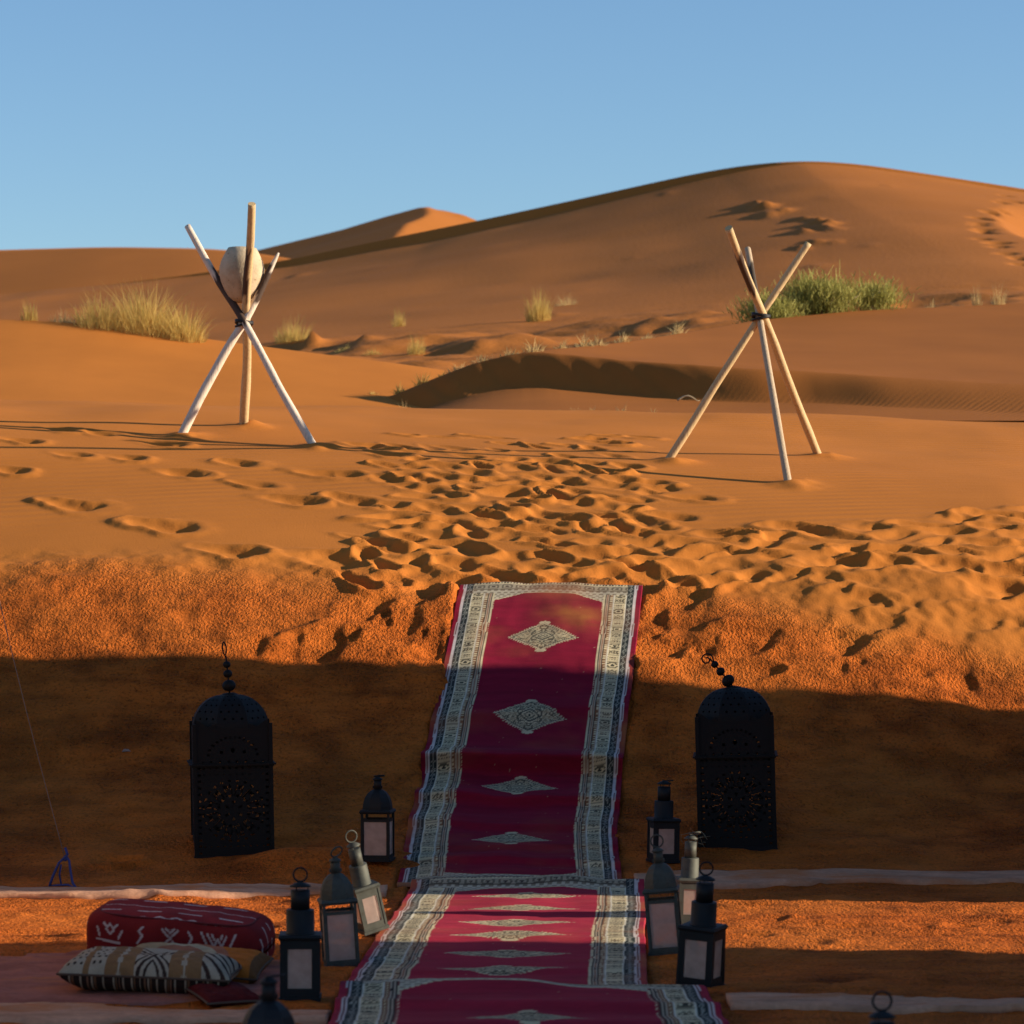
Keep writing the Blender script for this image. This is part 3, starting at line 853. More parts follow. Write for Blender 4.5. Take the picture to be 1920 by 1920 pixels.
def pole(parent, foot, bind, top_k, r0, r1, mat, bark=(), seed=0, bury=.06, tip=0.0):
    n, k = 56, 14
    d = bind - foot
    a = foot - d.normalized() * bury; e = foot + d * top_k
    ax = (e - a); L = ax.length; t = ax.normalized()
    up = t.orthogonal().normalized(); bi = t.cross(up)
    V = []; B = []
    for i in range(n + 1):
        s = i / n
        off = up * (.014 * float(vnoise(s * 3.5 + seed, seed * 1.7, 1))) + bi * (.014 * float(vnoise(s * 3.1 + seed * 2, seed + 5.0, 2)))
        off *= min(1, 4 * s * (1 - s) + .15)
        r = (r0 + (r1 - r0) * s) * (1 + .05 * float(vnoise(s * 14, seed, 3)))
        if tip and s > 1 - tip: r *= .25 + .75 * ((1 - s) / tip) ** .7
        for j in range(k):
            an = 2 * math.pi * j / k
            rr = r * (1 + .05 * float(vnoise(math.cos(an) * 1.5 + s * 5, math.sin(an) * 1.5 + seed, 4)))
            V.append(a + ax * s + off + (up * math.cos(an) + bi * math.sin(an)) * rr)
            bk = 0
            for (s0, s1, th) in bark:
                edge = .035 * float(vnoise(an * 1.4 + seed, s * 9, 5))
                if s0 + edge < s < s1 + edge:
                    bk = 1 if th is None or math.cos(an - th) > -.35 + .6 * float(vnoise(s * 12, an, 6)) else bk
            B.append(bk)
    Fs = grid_faces(n + 1, k, wrap=True)
    c0 = len(V); V += [a, e]; B += [0, 0]
    cap = [(i, (i + 1) % k, c0, c0) for i in range(0)]
    me = np_mesh('pole', np.array([tuple(p) for p in V]) - np.array(parent.location), Fs, mat, True, attrs={'bark': B})
    # end caps
    import bmesh
    bm = bmesh.new(); bm.from_mesh(me); bm.verts.ensure_lookup_table()
    for i0 in (0, n * k):
        f = bm.faces.new([bm.verts[i0 + j] for j in (range(k) if i0 else reversed(range(k)))]); f.smooth = False
    bm.to_mesh(me); bm.free()
    return link(bpy.data.objects.new('pole', me), parent)

def tripod(feet, bind_px, label, mats, barks, radii, tips):
    Fp = [hit(x, y, z_base) for (x, y) in feet]
    d = sum(p.y for p in Fp) / 3
    c = Vector((sum(p.x for p in Fp) / 3, d, min(p.z for p in Fp)))
    root = empty('pole_tripod', c)
    tag(root, label, 'tripod', 'wooden tripods on the sand slope')
    binds = []
    for i, (foot, (bx, by, bd, ty)) in enumerate(zip(Fp, bind_px)):
        bp = px(bx, by, d + bd); binds.append(bp)
        # stretch each pole until its tip reaches the photo's height
        k = 1.3
        for _ in range(8):
            tipp = foot + (bp - foot) * k
            zt = EYE + (HOR - ty) * tipp.y / F
            k += (zt - tipp.z) / (bp.z - foot.z)
        pole(root, foot, bp, k, radii[i][0], radii[i][1], mats[i], barks[i], seed=i * 3.3 + feet[0][0] * .01, tip=tips[i])
    # the strap wound round the crossing
    mb = MB(); cc = (binds[0] + binds[1] + binds[2]) / 3 - c
    for j in range(3):
        pts = []
        for i in range(25):
            a = 2 * math.pi * i / 24
            pts.append((cc.x + math.cos(a) * .062, cc.y + math.sin(a) * .060, cc.z - .014 + .014 * j + .012 * math.cos(a + j * 2) ))
        mb.tube(pts, .010, 6)
    mb.build('strap', M['strap'], root)
    return root, d, Fp, binds

tL, dL, fL, bL = tripod([(340, 818), (590, 838), (457, 798)], [(452, 607, -.03, 474), (457, 607, -.06, 424), (464, 603, .03, 382)],
    'pale wooden tripod at left with a clay pot held between its poles',
    [M['wood_pale'], M['wood_pale'], M['wood']], [[(.76, .93, None)], [(.56, .78, None)], [(.60, .80, 2.0)]], [(.035, .027), (.030, .026), (.036, .030)], [.12, 0, 0])
tR, dR, fR, bR = tripod([(1252, 865), (1535, 855), (1478, 908)], [(1426, 596, .04, 456), (1430, 588, -.05, 427), (1424, 596, .0, 466)],
    'bare wooden tripod at right, standing in front of the green shrub',
    [M['wood'], M['wood'], M['wood_grey']], [[(.70, .74, .5)], [(.74, .90, 3.4)], [(.80, .92, None)]], [(.030, .025), (.032, .027), (.027, .023)], [0, 0, 0])

# clay pot
m, n, l, b = nodes('raw_clay', rough=.9, spec=.15)
tc = n.new('ShaderNodeTexCoord').outputs['Object']
a_ = noise_node(n, l, 5, 5, .65, tc); g2 = noise_node(n, l, 60, 3, .6, tc); sp = noise_node(n, l, 34, 2, .5, tc)
c = ramp(n, l, a_.outputs['Fac'], [(.3, (.34, .24, .14)), (.5, (.50, .38, .24)), (.72, (.60, .47, .32))])
c = mixc(n, l, ramp(n, l, sp.outputs['Fac'], [(.68, (0, 0, 0)), (.73, (1, 1, 1))]), c, (.22, .13, .07))
l.new(c, b.inputs['Base Color']); bump(n, l, b, g2.outputs['Fac'], .5, .008)
M['clay'] = m
pc = px(452, 568, dL + .02)
mb = MB()
h = (567 - 464) * dL / F
pr = [(.02, .0), (.055, .010), (.085, .045), (.115, .10), (.138, .16), (.150, .215), (.150, .265), (.138, .32), (.115, .375), (.096, h), (.084, h), (.104, .37), (.126, .32), (.137, .26), (.136, .21), (.12, .15), (.06, .05), (.01, .03)]
mb.lathe(pr, 44, True, cap=True)
pot = mb.build('clay_pot', M['clay'])
pot.location = pc; pot.scale = (1.13, 1.13, 1.0); pot.rotation_euler = (R(-2), R(2), 0.4)
tag(pot, 'egg-shaped raw clay pot wedged between the poles of the left tripod', 'pot')

# ================================================================== lanterns
def metal(name, color, rough=.5, rust=(.10, .05, .025), metalness=.85, spot=.62):
    m, n, l, b = nodes(name, rough=rough, metal=metalness)
    tc = n.new('ShaderNodeTexCoord').outputs['Object']
    a = noise_node(n, l, 22, 5, .65, tc)
    c = ramp(n, l, a.outputs['Fac'], [(.30, tuple(x * .6 for x in color)), (.55, color), (.8, tuple(min(1, x * 1.25) for x in color))])
    r2 = noise_node(n, l, 38, 4, .6, tc)
    c = mixc(n, l, ramp(n, l, r2.outputs['Fac'], [(spot, (0, 0, 0)), (spot + .12, (1, 1, 1))]), c, rust)
    l.new(c, b.inputs['Base Color'])
    rr = n.new('ShaderNodeMapRange'); rr.inputs['To Min'].default_value = rough - .12; rr.inputs['To Max'].default_value = rough + .25
    l.new(a.outputs['Fac'], rr.inputs['Value']); l.new(rr.outputs['Result'], b.inputs['Roughness'])
    bump(n, l, b, a.outputs['Fac'], .25, .003)
    return m
M['iron'] = metal('blackened_iron', (.006, .006, .006), .62, (.010, .007, .005), .0)
M['iron'].node_tree.nodes['Principled BSDF'].inputs['Specular IOR Level'].default_value = .22
M['dark_tin'] = metal('dark_painted_tin', (.009, .010, .011), .52, (.02, .012, .008), .15)
M['tin'] = metal('galvanised_tin', (.095, .095, .078), .62, (.08, .05, .03), .6)
M['candle_tin'] = metal('candle_cup_tin', (.85, .85, .82), .25, (.6, .6, .55), 1.0)
# dusty glass: partly clear, partly a pale film of dust
m = bpy.data.materials.new('dusty_glass'); m.use_nodes = True
n, l = m.node_tree.nodes, m.node_tree.links
n.remove(n['Principled BSDF'])
tr = n.new('ShaderNodeBsdfTransparent'); tr.inputs['Color'].default_value = (.93, .92, .90, 1)
gl = n.new('ShaderNodeBsdfGlossy'); gl.inputs['Roughness'].default_value = .08
df = n.new('ShaderNodeBsdfDiffuse'); df.inputs['Color'].default_value = (.84, .65, .55, 1)
tl = n.new('ShaderNodeBsdfTranslucent'); tl.inputs['Color'].default_value = (.84, .65, .55, 1)
fz = n.new('ShaderNodeFresnel'); fz.inputs['IOR'].default_value = 1.45
md = n.new('ShaderNodeMixShader'); md.inputs[0].default_value = .4; l.new(df.outputs[0], md.inputs[1]); l.new(tl.outputs[0], md.inputs[2])
mg = n.new('ShaderNodeMixShader'); l.new(fz.outputs[0], mg.inputs[0]); l.new(tr.outputs[0], mg.inputs[1]); l.new(gl.outputs[0], mg.inputs[2])
tc = n.new('ShaderNodeTexCoord').outputs['Object']
nz_ = noise_node(n, l, 16, 4, .6, tc)
rm = n.new('ShaderNodeMapRange'); rm.inputs['To Min'].default_value = .26; rm.inputs['To Max'].default_value = .70
l.new(nz_.outputs['Fac'], rm.inputs['Value'])
mx = n.new('ShaderNodeMixShader'); l.new(rm.outputs['Result'], mx.inputs[0]); l.new(mg.outputs[0], mx.inputs[1]); l.new(md.outputs[0], mx.inputs[2])
l.new(mx.outputs[0], n['Material Output'].inputs['Surface'])
M['glass'] = m

def small_lantern(kind, w, hb, metal_, taper=1.0):
    """four-sided candle lantern; kind 'dome' or 'stepped'"""
    root = empty('candle_lantern')
    wt = w * taper; p = w * .085
    tr_ = w * .10
    mb = MB(); mb.frustum(w * 1.06, w * 1.06, 0, .014); mb.frustum(w * .98, w * .98, .014, .022); mb.build('base_plate', metal_, root)
    for sx in (-1, 1):
        for sy in (-1, 1):
            q = MB()
            b0 = Vector((sx * (w - p) / 2, sy * (w - p) / 2, .018)); b1 = Vector((sx * (wt - p) / 2, sy * (wt - p) / 2, hb))
            V = []
            for c0 in (b0, b1):
                for (ax, ay) in ((-1, -1), (1, -1), (1, 1), (-1, 1)): V.append((c0.x + ax * p / 2, c0.y + ay * p / 2, c0.z))
            q.add(V, [(0,3,2,1),(4,5,6,7),(0,1,5,4),(1,2,6,5),(2,3,7,6),(3,0,4,7)])
            q.build('post', metal_, root)
    fr = w * (.20 if kind == 'stepped' else .045)     # width of the sheet frame round each pane
    for k in range(4):
        m4 = Matrix.Rotation(k * math.pi / 2, 4, 'Z')
        ww = w - 2 * p; y = -(w / 2 - p * .45)
        zt = hb - (.03 if kind == 'stepped' else .045)
        pane = MB(); pane.box((-ww / 2 + .001, y + .002, .030), (ww / 2 - .001, y + .005, zt), m4); pane.build('glass_pane', M['glass'], root)
        f_ = MB()
        zl, zh = .018, (hb if kind == 'stepped' else zt + .012); il, ih = zl + fr * .7 + .010, zt - fr * .3; iw = ww / 2 - (fr * .55 if kind == 'stepped' else .004)
        V = []
        for yy in (y - .002, y + .0015):
            V += [(-ww / 2, yy, zl), (ww / 2, yy, zl), (ww / 2, yy, zh), (-ww / 2, yy, zh), (-iw, yy, il), (iw, yy, il), (iw, yy, ih), (-iw, yy, ih)]
        Fs = []
        for q in range(4):
            q2 = (q + 1) % 4
            Fs += [(q, q2, 4 + q2, 4 + q), (8 + q, 12 + q, 12 + q2, 8 + q2), (q, 8 + q, 8 + q2, q2), (4 + q, 4 + q2, 12 + q2, 12 + q)]
        f_.add([m4 @ Vector(p_) for p_ in V], Fs)
        f_.build('pane_frame', metal_, root)
    cup = MB(); cup.lathe([(.018, .023), (.019, .040), (.017, .040), (.016, .030)], 20); cup.build('candle_cup', M['candle_tin'], root)
    z = hb
    rim = MB(); rim.frustum(wt * 1.04, wt * 1.10, z - .006, z + .004); rim.frustum(wt * 1.10, wt * 1.02, z + .004, z + .014); rim.build('roof_rim', metal_, root)
    z += .012
    if kind == 'dome':
        r = wt * .53
        prf = [(r, 0), (r * .985, .020), (r * .93, .042), (r * .83, .064), (r * .67, .084), (r * .46, .098), (r * .28, .105)]
        d = MB(); d.lathe([(a, z + b_) for a, b_ in prf], 8, False, phase=math.pi / 8); d.build('dome', metal_, root)
        z += .103
        c = MB(); c.lathe([(.020, z), (.020, z + .052), (.017, z + .052)], 16)
        for s in (-1, 1): c.box((s * .022 - .003, -.006, z + .006), (s * .022 + .003, .006, z + .02))
        c.build('chimney', metal_, root)
        c = MB(); c.lathe([(.026, z + .050), (.024, z + .056), (.012, z + .064), (.004, z + .067)], 16); c.build('vent_cap', metal_, root)
        z += .066
    else:
        r1, r2 = wt * .36, wt * .245
        c = MB(); c.lathe([(r1 * 1.04, z), (r1 * 1.04, z + .004), (r1, z + .005), (r1, z + .088), (r1 * .97, z + .092)], 28); c.build('lower_tier', metal_, root)
        z += .091
        c = MB(); c.lathe([(r2, z), (r2, z + .074), (r2 * .9, z + .074)], 24); c.build('upper_tier', metal_, root)
        z += .078
        for a in (0, 2.1, 4.2):
            q = MB(); q.tube([(r2 * .8 * math.cos(a), r2 * .8 * math.sin(a), z - .006), (r2 * .8 * math.cos(a), r2 * .8 * math.sin(a), z + .012)], .002, 5); q.build('strut', metal_, root)
        c = MB(); c.lathe([(r2 * 1.12, z + .008), (r2 * 1.08, z + .013), (r2 * .6, z + .022), (.004, z + .026)], 24); c.build('vent_cap', metal_, root)
        z += .025
    rg = MB(); rg.ring((0, 0, z + .028), .026, .0036); rg.build('carrying_ring', metal_, root)
    return root

protos = {}
def place_small(kind, mat, w, hb, loc, rot, label, taper=1.0, ring_fold=0.0):
    key = (kind, mat, w, hb, taper)
    if key not in protos:
        protos[key] = o = small_lantern(kind, w, hb, M[mat], taper)
    else:
        o = copy_tree(protos[key])
    o.location = loc; o.rotation_euler = rot
    for ch in o.children:
        if ch.name.startswith('carrying_ring'):
            zt = max(v.co.z for v in ch.data.vertices) - .056
            turn = .5 if ring_fold else 0.0
            ch.rotation_euler = (ring_fold, 0, turn)
            ch.location = Vector((0, 0, zt)) - Matrix.Rotation(turn, 3, 'Z') @ (Matrix.Rotation(ring_fold, 3, 'X') @ Vector((0, 0, zt)))
    return tag(o, label, 'lantern', 'small lanterns beside the runners')

def at_floor(x, y, lift=0.0, y0=9.0, y1=18.0):
    p = hit(x, y, z_base, y0, y1); p.z = gz(p.x, p.y) + lift
    return p
place_small('dome', 'dark_tin', .150, .250, at_floor(708, 1611), (0, 0, R(-8)), 'dark domed lantern farthest back on the left of the runner', ring_fold=R(80))
place_small('stepped', 'tin', .112, .195, at_floor(698, 1754, .024), (R(4), R(-15), R(24)), 'grey tin lantern with stacked round chimney, tipped over to the left', ring_fold=0)
place_small('dome', 'tin', .138, .265, at_floor(640, 1808, .002), (0, R(-3.5), R(10)), 'grey tin lantern with ribbed dome, in front of the tipped lantern', ring_fold=R(35))
place_small('stepped', 'dark_tin', .148, .235, at_floor(563, 1874), (0, 0, R(2)), 'black lantern with stacked round chimney beside the patterned cushions')
place_small('dome', 'dark_tin', .150, .250, Vector((-.665, 8.75, gz(-.665, 8.75) + .08)), (0, 0, R(15)), 'blurred dark lantern dome rising from the bottom edge, left of the runner', ring_fold=R(80))
place_small('stepped', 'dark_tin', .138, .215, at_floor(1243, 1618), (0, R(1), R(12)), 'black stepped lantern farthest back on the right, beside the big dark lantern', ring_fold=R(85))
place_small('stepped', 'tin', .112, .195, at_floor(1290, 1728), (0, R(2), R(8)), 'grey tin lantern with round chimney, half hidden behind the ribbed dome lantern', ring_fold=R(70))
place_small('dome', 'tin', .138, .265, at_floor(1250, 1786, -.004), (0, R(-5), R(-6)), 'grey tin lantern with ribbed dome standing at the right edge of the runner')
place_small('stepped', 'dark_tin', .148, .235, at_floor(1312, 1846, -.012), (R(2), R(4), R(-24)), 'black stepped lantern in front on the right, leaning slightly in the sand', ring_fold=R(8), taper=.94)
o = place_small('stepped', 'dark_tin', .138, .215, Vector((1.012, 8.75, gz(1.012, 8.75) - .004)), (0, 0, R(5)), 'lantern of which only the carrying ring shows at the bottom edge, right of centre')

# ---- the two big pierced lanterns
def panel_mesh(w, h, fn, cell=.0052, thick=.003):
    """sheet-iron panel in the XZ plane with the cells where fn is true cut out"""
    nx, nz = int(round(w / cell)), int(round(h / cell))
    xs = np.linspace(-w / 2, w / 2, nx + 1); zs = np.linspace(0, h, nz + 1)
    X, Z = np.meshgrid(xs, zs)
    cx = (X[:-1, :-1] + X[1:, 1:]) / 2; cz = (Z[:-1, :-1] + Z[1:, 1:]) / 2
    keep = ~fn(cx, cz)
    V = np.stack([X, 0 * X, Z], -1).reshape(-1, 3)
    f = grid_faces(nz + 1, nx + 1).reshape(nz, nx, 4)[keep]
    return V, f
def rosette(cx0, cz0, rad):
    def fn(x, z):
        dx, dz = x - cx0, z - cz0
        r = np.hypot(dx, dz) / rad; th = np.arctan2(dz, dx)
        a = np.abs(((th / (2 * math.pi) * 12) % 1) - .5)
        hole = (r > .55) & (r < .98) & (np.abs(a - .28 + .35 * (r - .75)) < .055)
        hole |= (r > .50) & (r < .60) & (a < .16)
        hole |= (r > .80) & (r < .93) & (a < .10)
        hole |= (r < .36) & (r > .2) & (np.abs(((th / (2 * math.pi) * 6) % 1) - .5) < .12)
        a2 = np.abs(((th / (2 * math.pi) * 24) % 1) - .5)
        hole |= (r > 1.06) & (r < 1.13) & (a2 < .22)
        return hole
    return fn
def lower_fn(x, z):
    h = rosette(0, .235, .145)(x, z)
    gx = np.abs(((x / .034) % 1) - .5); gz_ = np.abs(((z / .034) % 1) - .5)
    h |= (np.abs(x) > .168) & (np.abs(x) < .182) & (gz_ < .14)
    h |= ((z < .05) | (z > .425)) & (z > .02) & (gx < .13) & (gz_ < .14) & (np.abs(x) < .17)
    return h & (np.abs(x) < .19)
def upper_fn(x, z):
    arch = (np.hypot(x / .15, (z - .03) / .125))
    h = (np.abs(arch - .86) < .05) & (np.abs(((np.arctan2(z - .03, x) / math.pi * 14) % 1) - .5) < .17) & (z > .03)
    h |= (np.hypot(x, z - .07) < .012) | (np.hypot(np.abs(x) - .06, z - .06) < .009)
    h |= (np.abs(z - .012) < .005) & (np.abs(((x / .045) % 1) - .5) < .10)
    return h

def big_lantern(lean):
    root = empty('pierced_lantern')
    w = .405; hl, hu = .47, .185
    mi = M['iron']
    for nm, z0, hh, fn, ww in (('fretwork_panel', .012, hl, lower_fn, w), ('upper_panel', .012 + hl + .012, hu, upper_fn, w * .985)):
        V, f = panel_mesh(ww - .006, hh, fn)
        me0 = np_mesh(nm, V, f, mi, False)
        for k in range(4):
            o = link(bpy.data.objects.new(nm, me0), root)
            a = k * math.pi / 2
            o.location = (math.sin(a) * ww / 2, -math.cos(a) * ww / 2, z0); o.rotation_euler = (0, 0, a)
    # base, waist band, cornice
    mb = MB(); mb.frustum(w + .03, w + .016, -.06, .012); mb.build('base', mi, root)
    mb = MB(); z = .012 + hl
    for (lo, hi, e) in ((z - .004, z + .003, .012), (z + .003, z + .010, .022), (z + .010, z + .015, .010)):
        t = w / 2 + e
        for k in range(4):
            m4 = Matrix.Rotation(k * math.pi / 2, 4, 'Z'); mb.box((-t, -t, lo), (t - .02, -t + .02, hi), m4)
    mb.build('waist_band', mi, root)
    for sx in (-1, 1):
        for sy in (-1, 1):
            q = MB(); x, y = sx * (w / 2 - .004), sy * (w / 2 - .004)
            q.box((x - .010, y - .010, .0), (x + .010, y + .010, .012 + hl + hu + .035)); q.build('corner_post', mi, root)
    # scalloped crest above the cornice
    for k in range(4):
        q = MB(); m4 = Matrix.Rotation(k * math.pi / 2, 4, 'Z'); z1 = .012 + hl + .012 + hu; t = w / 2 - .012
        V = []; N = 40
        for i in range(N + 1):
            x = -t + 2 * t * i / N
            top = z1 + .006 + .020 * abs(math.cos(i / N * math.pi * 3)) + .020 * max(0, abs(i / N - .5) - .36) / .14
            for yy in (-t - .004, -t): V += [(x, yy, z1 - .03), (x, yy, top)]
        Fq = []
        for i in range(N):
            a = i * 4; b_ = a + 4
            Fq += [(a, b_, b_ + 1, a + 1), (a + 2, a + 3, b_ + 3, b_ + 2), (a + 1, b_ + 1, b_ + 3, a + 3)]
        q.add([m4 @ Vector(p) for p in V], Fq); q.build('crest', mi, root)
    # ribbed dome: eight pierced gores
    z0 = .012 + hl + .012 + hu - .005
    Rd, Hd = w * .50, .175
    ng, nt = 14, 26
    V = []; Fq = []
    for g in range(8):
        base = len(V)
        for i in range(nt + 1):
            t = i / nt * .97
            ph = t * math.pi / 2
            r = Rd * math.cos(ph) ** .80; zz = z0 + Hd * math.sin(ph) ** 1.05
            for j in range(ng + 1):
                a0 = math.pi / 8 + g * math.pi / 4; a1 = a0 + math.pi / 4
                p0 = Vector((math.cos(a0), math.sin(a0))) ; p1 = Vector((math.cos(a1), math.sin(a1)))
                q = p0.lerp(p1, j / ng) / math.cos(math.pi / 8) * .985
                V.append((q.x * r, q.y * r, zz))
        for i in range(nt):
            for j in range(ng):
                u = (j + .5) / ng * 2 - 1
                hole = (i % 4 == 1) and ((j + (i // 4) % 2 * 2) % 4 == 1) and abs(u) < .8 and i > 1
                if not hole:
                    a = base + i * (ng + 1) + j
                    Fq.append((a, a + 1, a + ng + 2, a + ng + 1))
    me = np_mesh('dome', np.array(V), np.array(Fq), mi, False)
    link(bpy.data.objects.new('dome', me), root)
    zt = z0 + Hd
    mb = MB(); mb.lathe([(.045, zt - .012), (.040, zt + .002), (.012, zt + .008)], 20); mb.build('dome_cap', mi, root)
    # finial: three beads on a rod and a curled hook
    L = Matrix.Translation((0, 0, zt)) @ Matrix.Rotation(lean[0], 4, 'Y') @ Matrix.Rotation(lean[1], 4, 'X')
    rod = MB(); rod.tube([L @ Vector((0, 0, q)) for q in (-.01, .05, .1, .15, .2)], .0045, 8); rod.build('finial_rod', mi, root)
    for (zz, rr, sq) in ((.045, .036, .85), (.108, .024, .9), (.157, .020, .95)):
        q = MB(); q.lathe([(rr * math.sin(a) + .0003, zz - rr * sq * math.cos(a)) for a in np.linspace(0, math.pi, 13)], 22, True, cap=False, m=L); q.build('finial_bead', mi, root)
    hk = MB()
    if lean[0] > -.2:
        pts = [L @ Vector((0, 0, .19))] + [L @ Vector((-.004 + .010 * math.sin(a), 0, .243 - .034 * math.cos(a) )) for a in np.linspace(0, 2 * math.pi, 20)]
    else:
        pts = [L @ Vector((0, 0, .165)), L @ Vector((.012, 0, .185))]
        for i in range(30):
            a = -.3 + i / 29 * 8.0; r = .034 * (1 - i / 29 * .78)
            pts.append(L @ Vector((-.016 + r * math.cos(a), 0, .205 + r * math.sin(a))))
    hk.tube(pts, .0042, 6); hk.build('finial_hook', mi, root)
    return root
p = at_floor(430, 1603); o = big_lantern((R(-5), 0)); o.location = (p.x, p.y + .2, p.z - .01); o.rotation_euler = (0, R(-1), R(8))
tag(o, 'big black pierced iron lantern with upright bead finial, left of the runner', 'lantern', 'big pierced lanterns at the foot of the bank')
p = at_floor(1388, 1592); o = big_lantern((R(-38), 0)); o.location = (p.x, p.y + .2, p.z - .005); o.rotation_euler = (0, R(-1.5), R(-4))
tag(o, 'big black pierced iron lantern with bent bead finial, right of the runner', 'lantern', 'big pierced lanterns at the foot of the bank')
# ================================================================== cushions
def superq(nu, nv, sx, sy, sz, e1, e2):
    """superellipsoid grid: returns V and normalised coords"""
    f = lambda w, e: np.sign(w) * np.abs(w) ** e
    def even(a0, a1, n_, e, ex, ez, end):
        """parameter values that are evenly spaced along the outline"""
        t = np.linspace(a0, a1, 40001)
        s = np.concatenate([[0], np.cumsum(np.hypot(ex * np.diff(f(np.cos(t), e)), ez * np.diff(f(np.sin(t), e))))])
        return np.interp(np.linspace(0, s[-1], n_, endpoint=end), s, t)
    U, Vv = np.meshgrid(even(-math.pi, math.pi, nu, e2, sx, sy, False), even(-math.pi / 2, math.pi / 2, nv, e1, sy, sz, True))
    x = f(np.cos(Vv), e1) * f(np.cos(U), e2); y = f(np.cos(Vv), e1) * f(np.sin(U), e2); z = f(np.sin(Vv), e1)
    return x, y, z, np.stack([x * sx, y * sy, z * sz], -1).reshape(-1, 3), grid_faces(nv, nu, wrap=True)

def strokes(x, z, segs, w):
    m = np.zeros_like(x, bool)
    for (x0, z0, x1, z1) in segs:
        dx, dz = x1 - x0, z1 - z0
        t = np.clip(((x - x0) * dx + (z - z0) * dz) / (dx * dx + dz * dz), 0, 1)
        m |= np.hypot(x - x0 - t * dx, z - z0 - t * dz) < w
    return m

# red kilim bolster
sx, sy, sz = .365, .20, .130
x, y, z, V, Fq = superq(420, 170, sx, sy, sz, .46, .36)
C = np.zeros(x.shape + (3,)); C[:] = (.20, .016, .016)
X, Z = x * sx, z * sz
front = (y < -.45) & (np.abs(x) < .97)
seg = []
def W_(cx, cz, s, segs): segs += [(cx - 1.5 * s, cz + 1.4 * s, cx - .6 * s, cz - 1.2 * s), (cx - .6 * s, cz - 1.2 * s, cx, cz + .6 * s), (cx, cz + .6 * s, cx + .6 * s, cz - 1.2 * s), (cx + .6 * s, cz - 1.2 * s, cx + 1.5 * s, cz + 1.4 * s)]
seg += [(.150, .066, .176, .020), (.176, .020, .192, .050), (.192, .050, .208, .020), (.208, .020, .226, .062), (.168, .066, .180, .046), (.210, .066, .205, .052)]
seg += [(.126, .070, .150, .020), (.262, .070, .240, .020), (.130, .000, .266, -.004)]
seg += [(-.272, .066, -.258, .050), (-.258, .050, -.246, .066), (-.246, .066, -.232, .050), (-.232, .050, -.216, .068), (-.262, .044, -.246, .028), (-.246, .028, -.230, .044)]
seg += [(-.300, .046, -.290, .014), (-.196, .046, -.212, .014), (-.304, -.002, -.206, -.004)]
seg += [(-.112, .068, -.128, .052), (-.128, .052, -.114, .034), (-.114, .034, -.134, .004), (.072, .064, .088, .042), (.088, .042, .074, .012)]
seg += [(-.034, .062, .030, -.004), (.030, .062, -.034, -.004), (-.018, .066, .000, .050), (.000, .050, .016, .066)]
mk = strokes(X, Z - .012, seg, .0042) & front
C[mk] = (.50, .38, .34)
topm = z > .86
C[topm] = (.24, .022, .024)
Yy = y * sy
for yy, am in ((-.165, .006), (-.10, 0), (.0, .005), (.09, 0)):
    if am: mm = topm & (np.abs(Yy - yy - am * np.sin(X * 90)) < .004)
    else: mm = topm & (np.abs(Yy - yy) < .007) & (np.sin(X * 38 + yy * 70) > -.25)
    C[mm] = (.52, .40, .37)
endm = (np.abs(x) > .93) & ~topm
for yy in (-.13, -.05, .03, .11):
    mm = endm & (np.abs(Yy - yy - .006 * np.sin(Z * 70)) < .005) & (np.sin(Z * 60 + yy * 50) > -.6)
    C[mm] = (.52, .40, .36)
C *= (1 + .15 * fbm(X * 12, (Z + Yy) * 12, 3, 3))[..., None]
V = V.reshape(x.shape + (3,)); V[..., 2] += .006 * fbm(X * 6, Yy * 6, 2, 2); V[..., 2] -= .03 * np.clip(x, -1, 1) * (z > 0); V = V.reshape(-1, 3)
me = np_mesh('bolster', V, Fq, M['wool'], True, colors=C.reshape(-1, 3))
bo = empty('bolster_cushion', (-1.335, 12.93, gz(-1.335, 12.93) + .112), (R(4), 0, R(-7)))
link(bpy.data.objects.new('cover', me), bo)
pip = MB()
for zz in (.112,):
    pts = []
    vv = math.asin((zz / sz) ** (1 / .46)); rad = math.cos(vv) ** .46
    for i in range(121):
        a = 2 * math.pi * i / 120
        f = lambda w, e: math.copysign(abs(w) ** e, w)
        pts.append((f(math.cos(a), .36) * sx * rad, f(math.sin(a), .36) * sy * rad, zz - .03 * rad * f(math.cos(a), .36)))
    pip.tube(pts, .005, 6)
m, n, l, b = nodes('dark_red_piping', rough=.9, color=(.12, .012, .014)); M['piping'] = m
pip.build('piping', M['piping'], bo)
tag(bo, 'long dark red bolster with white tribal zigzags, behind the other cushions', 'cushion', 'cushions on the pink rug')

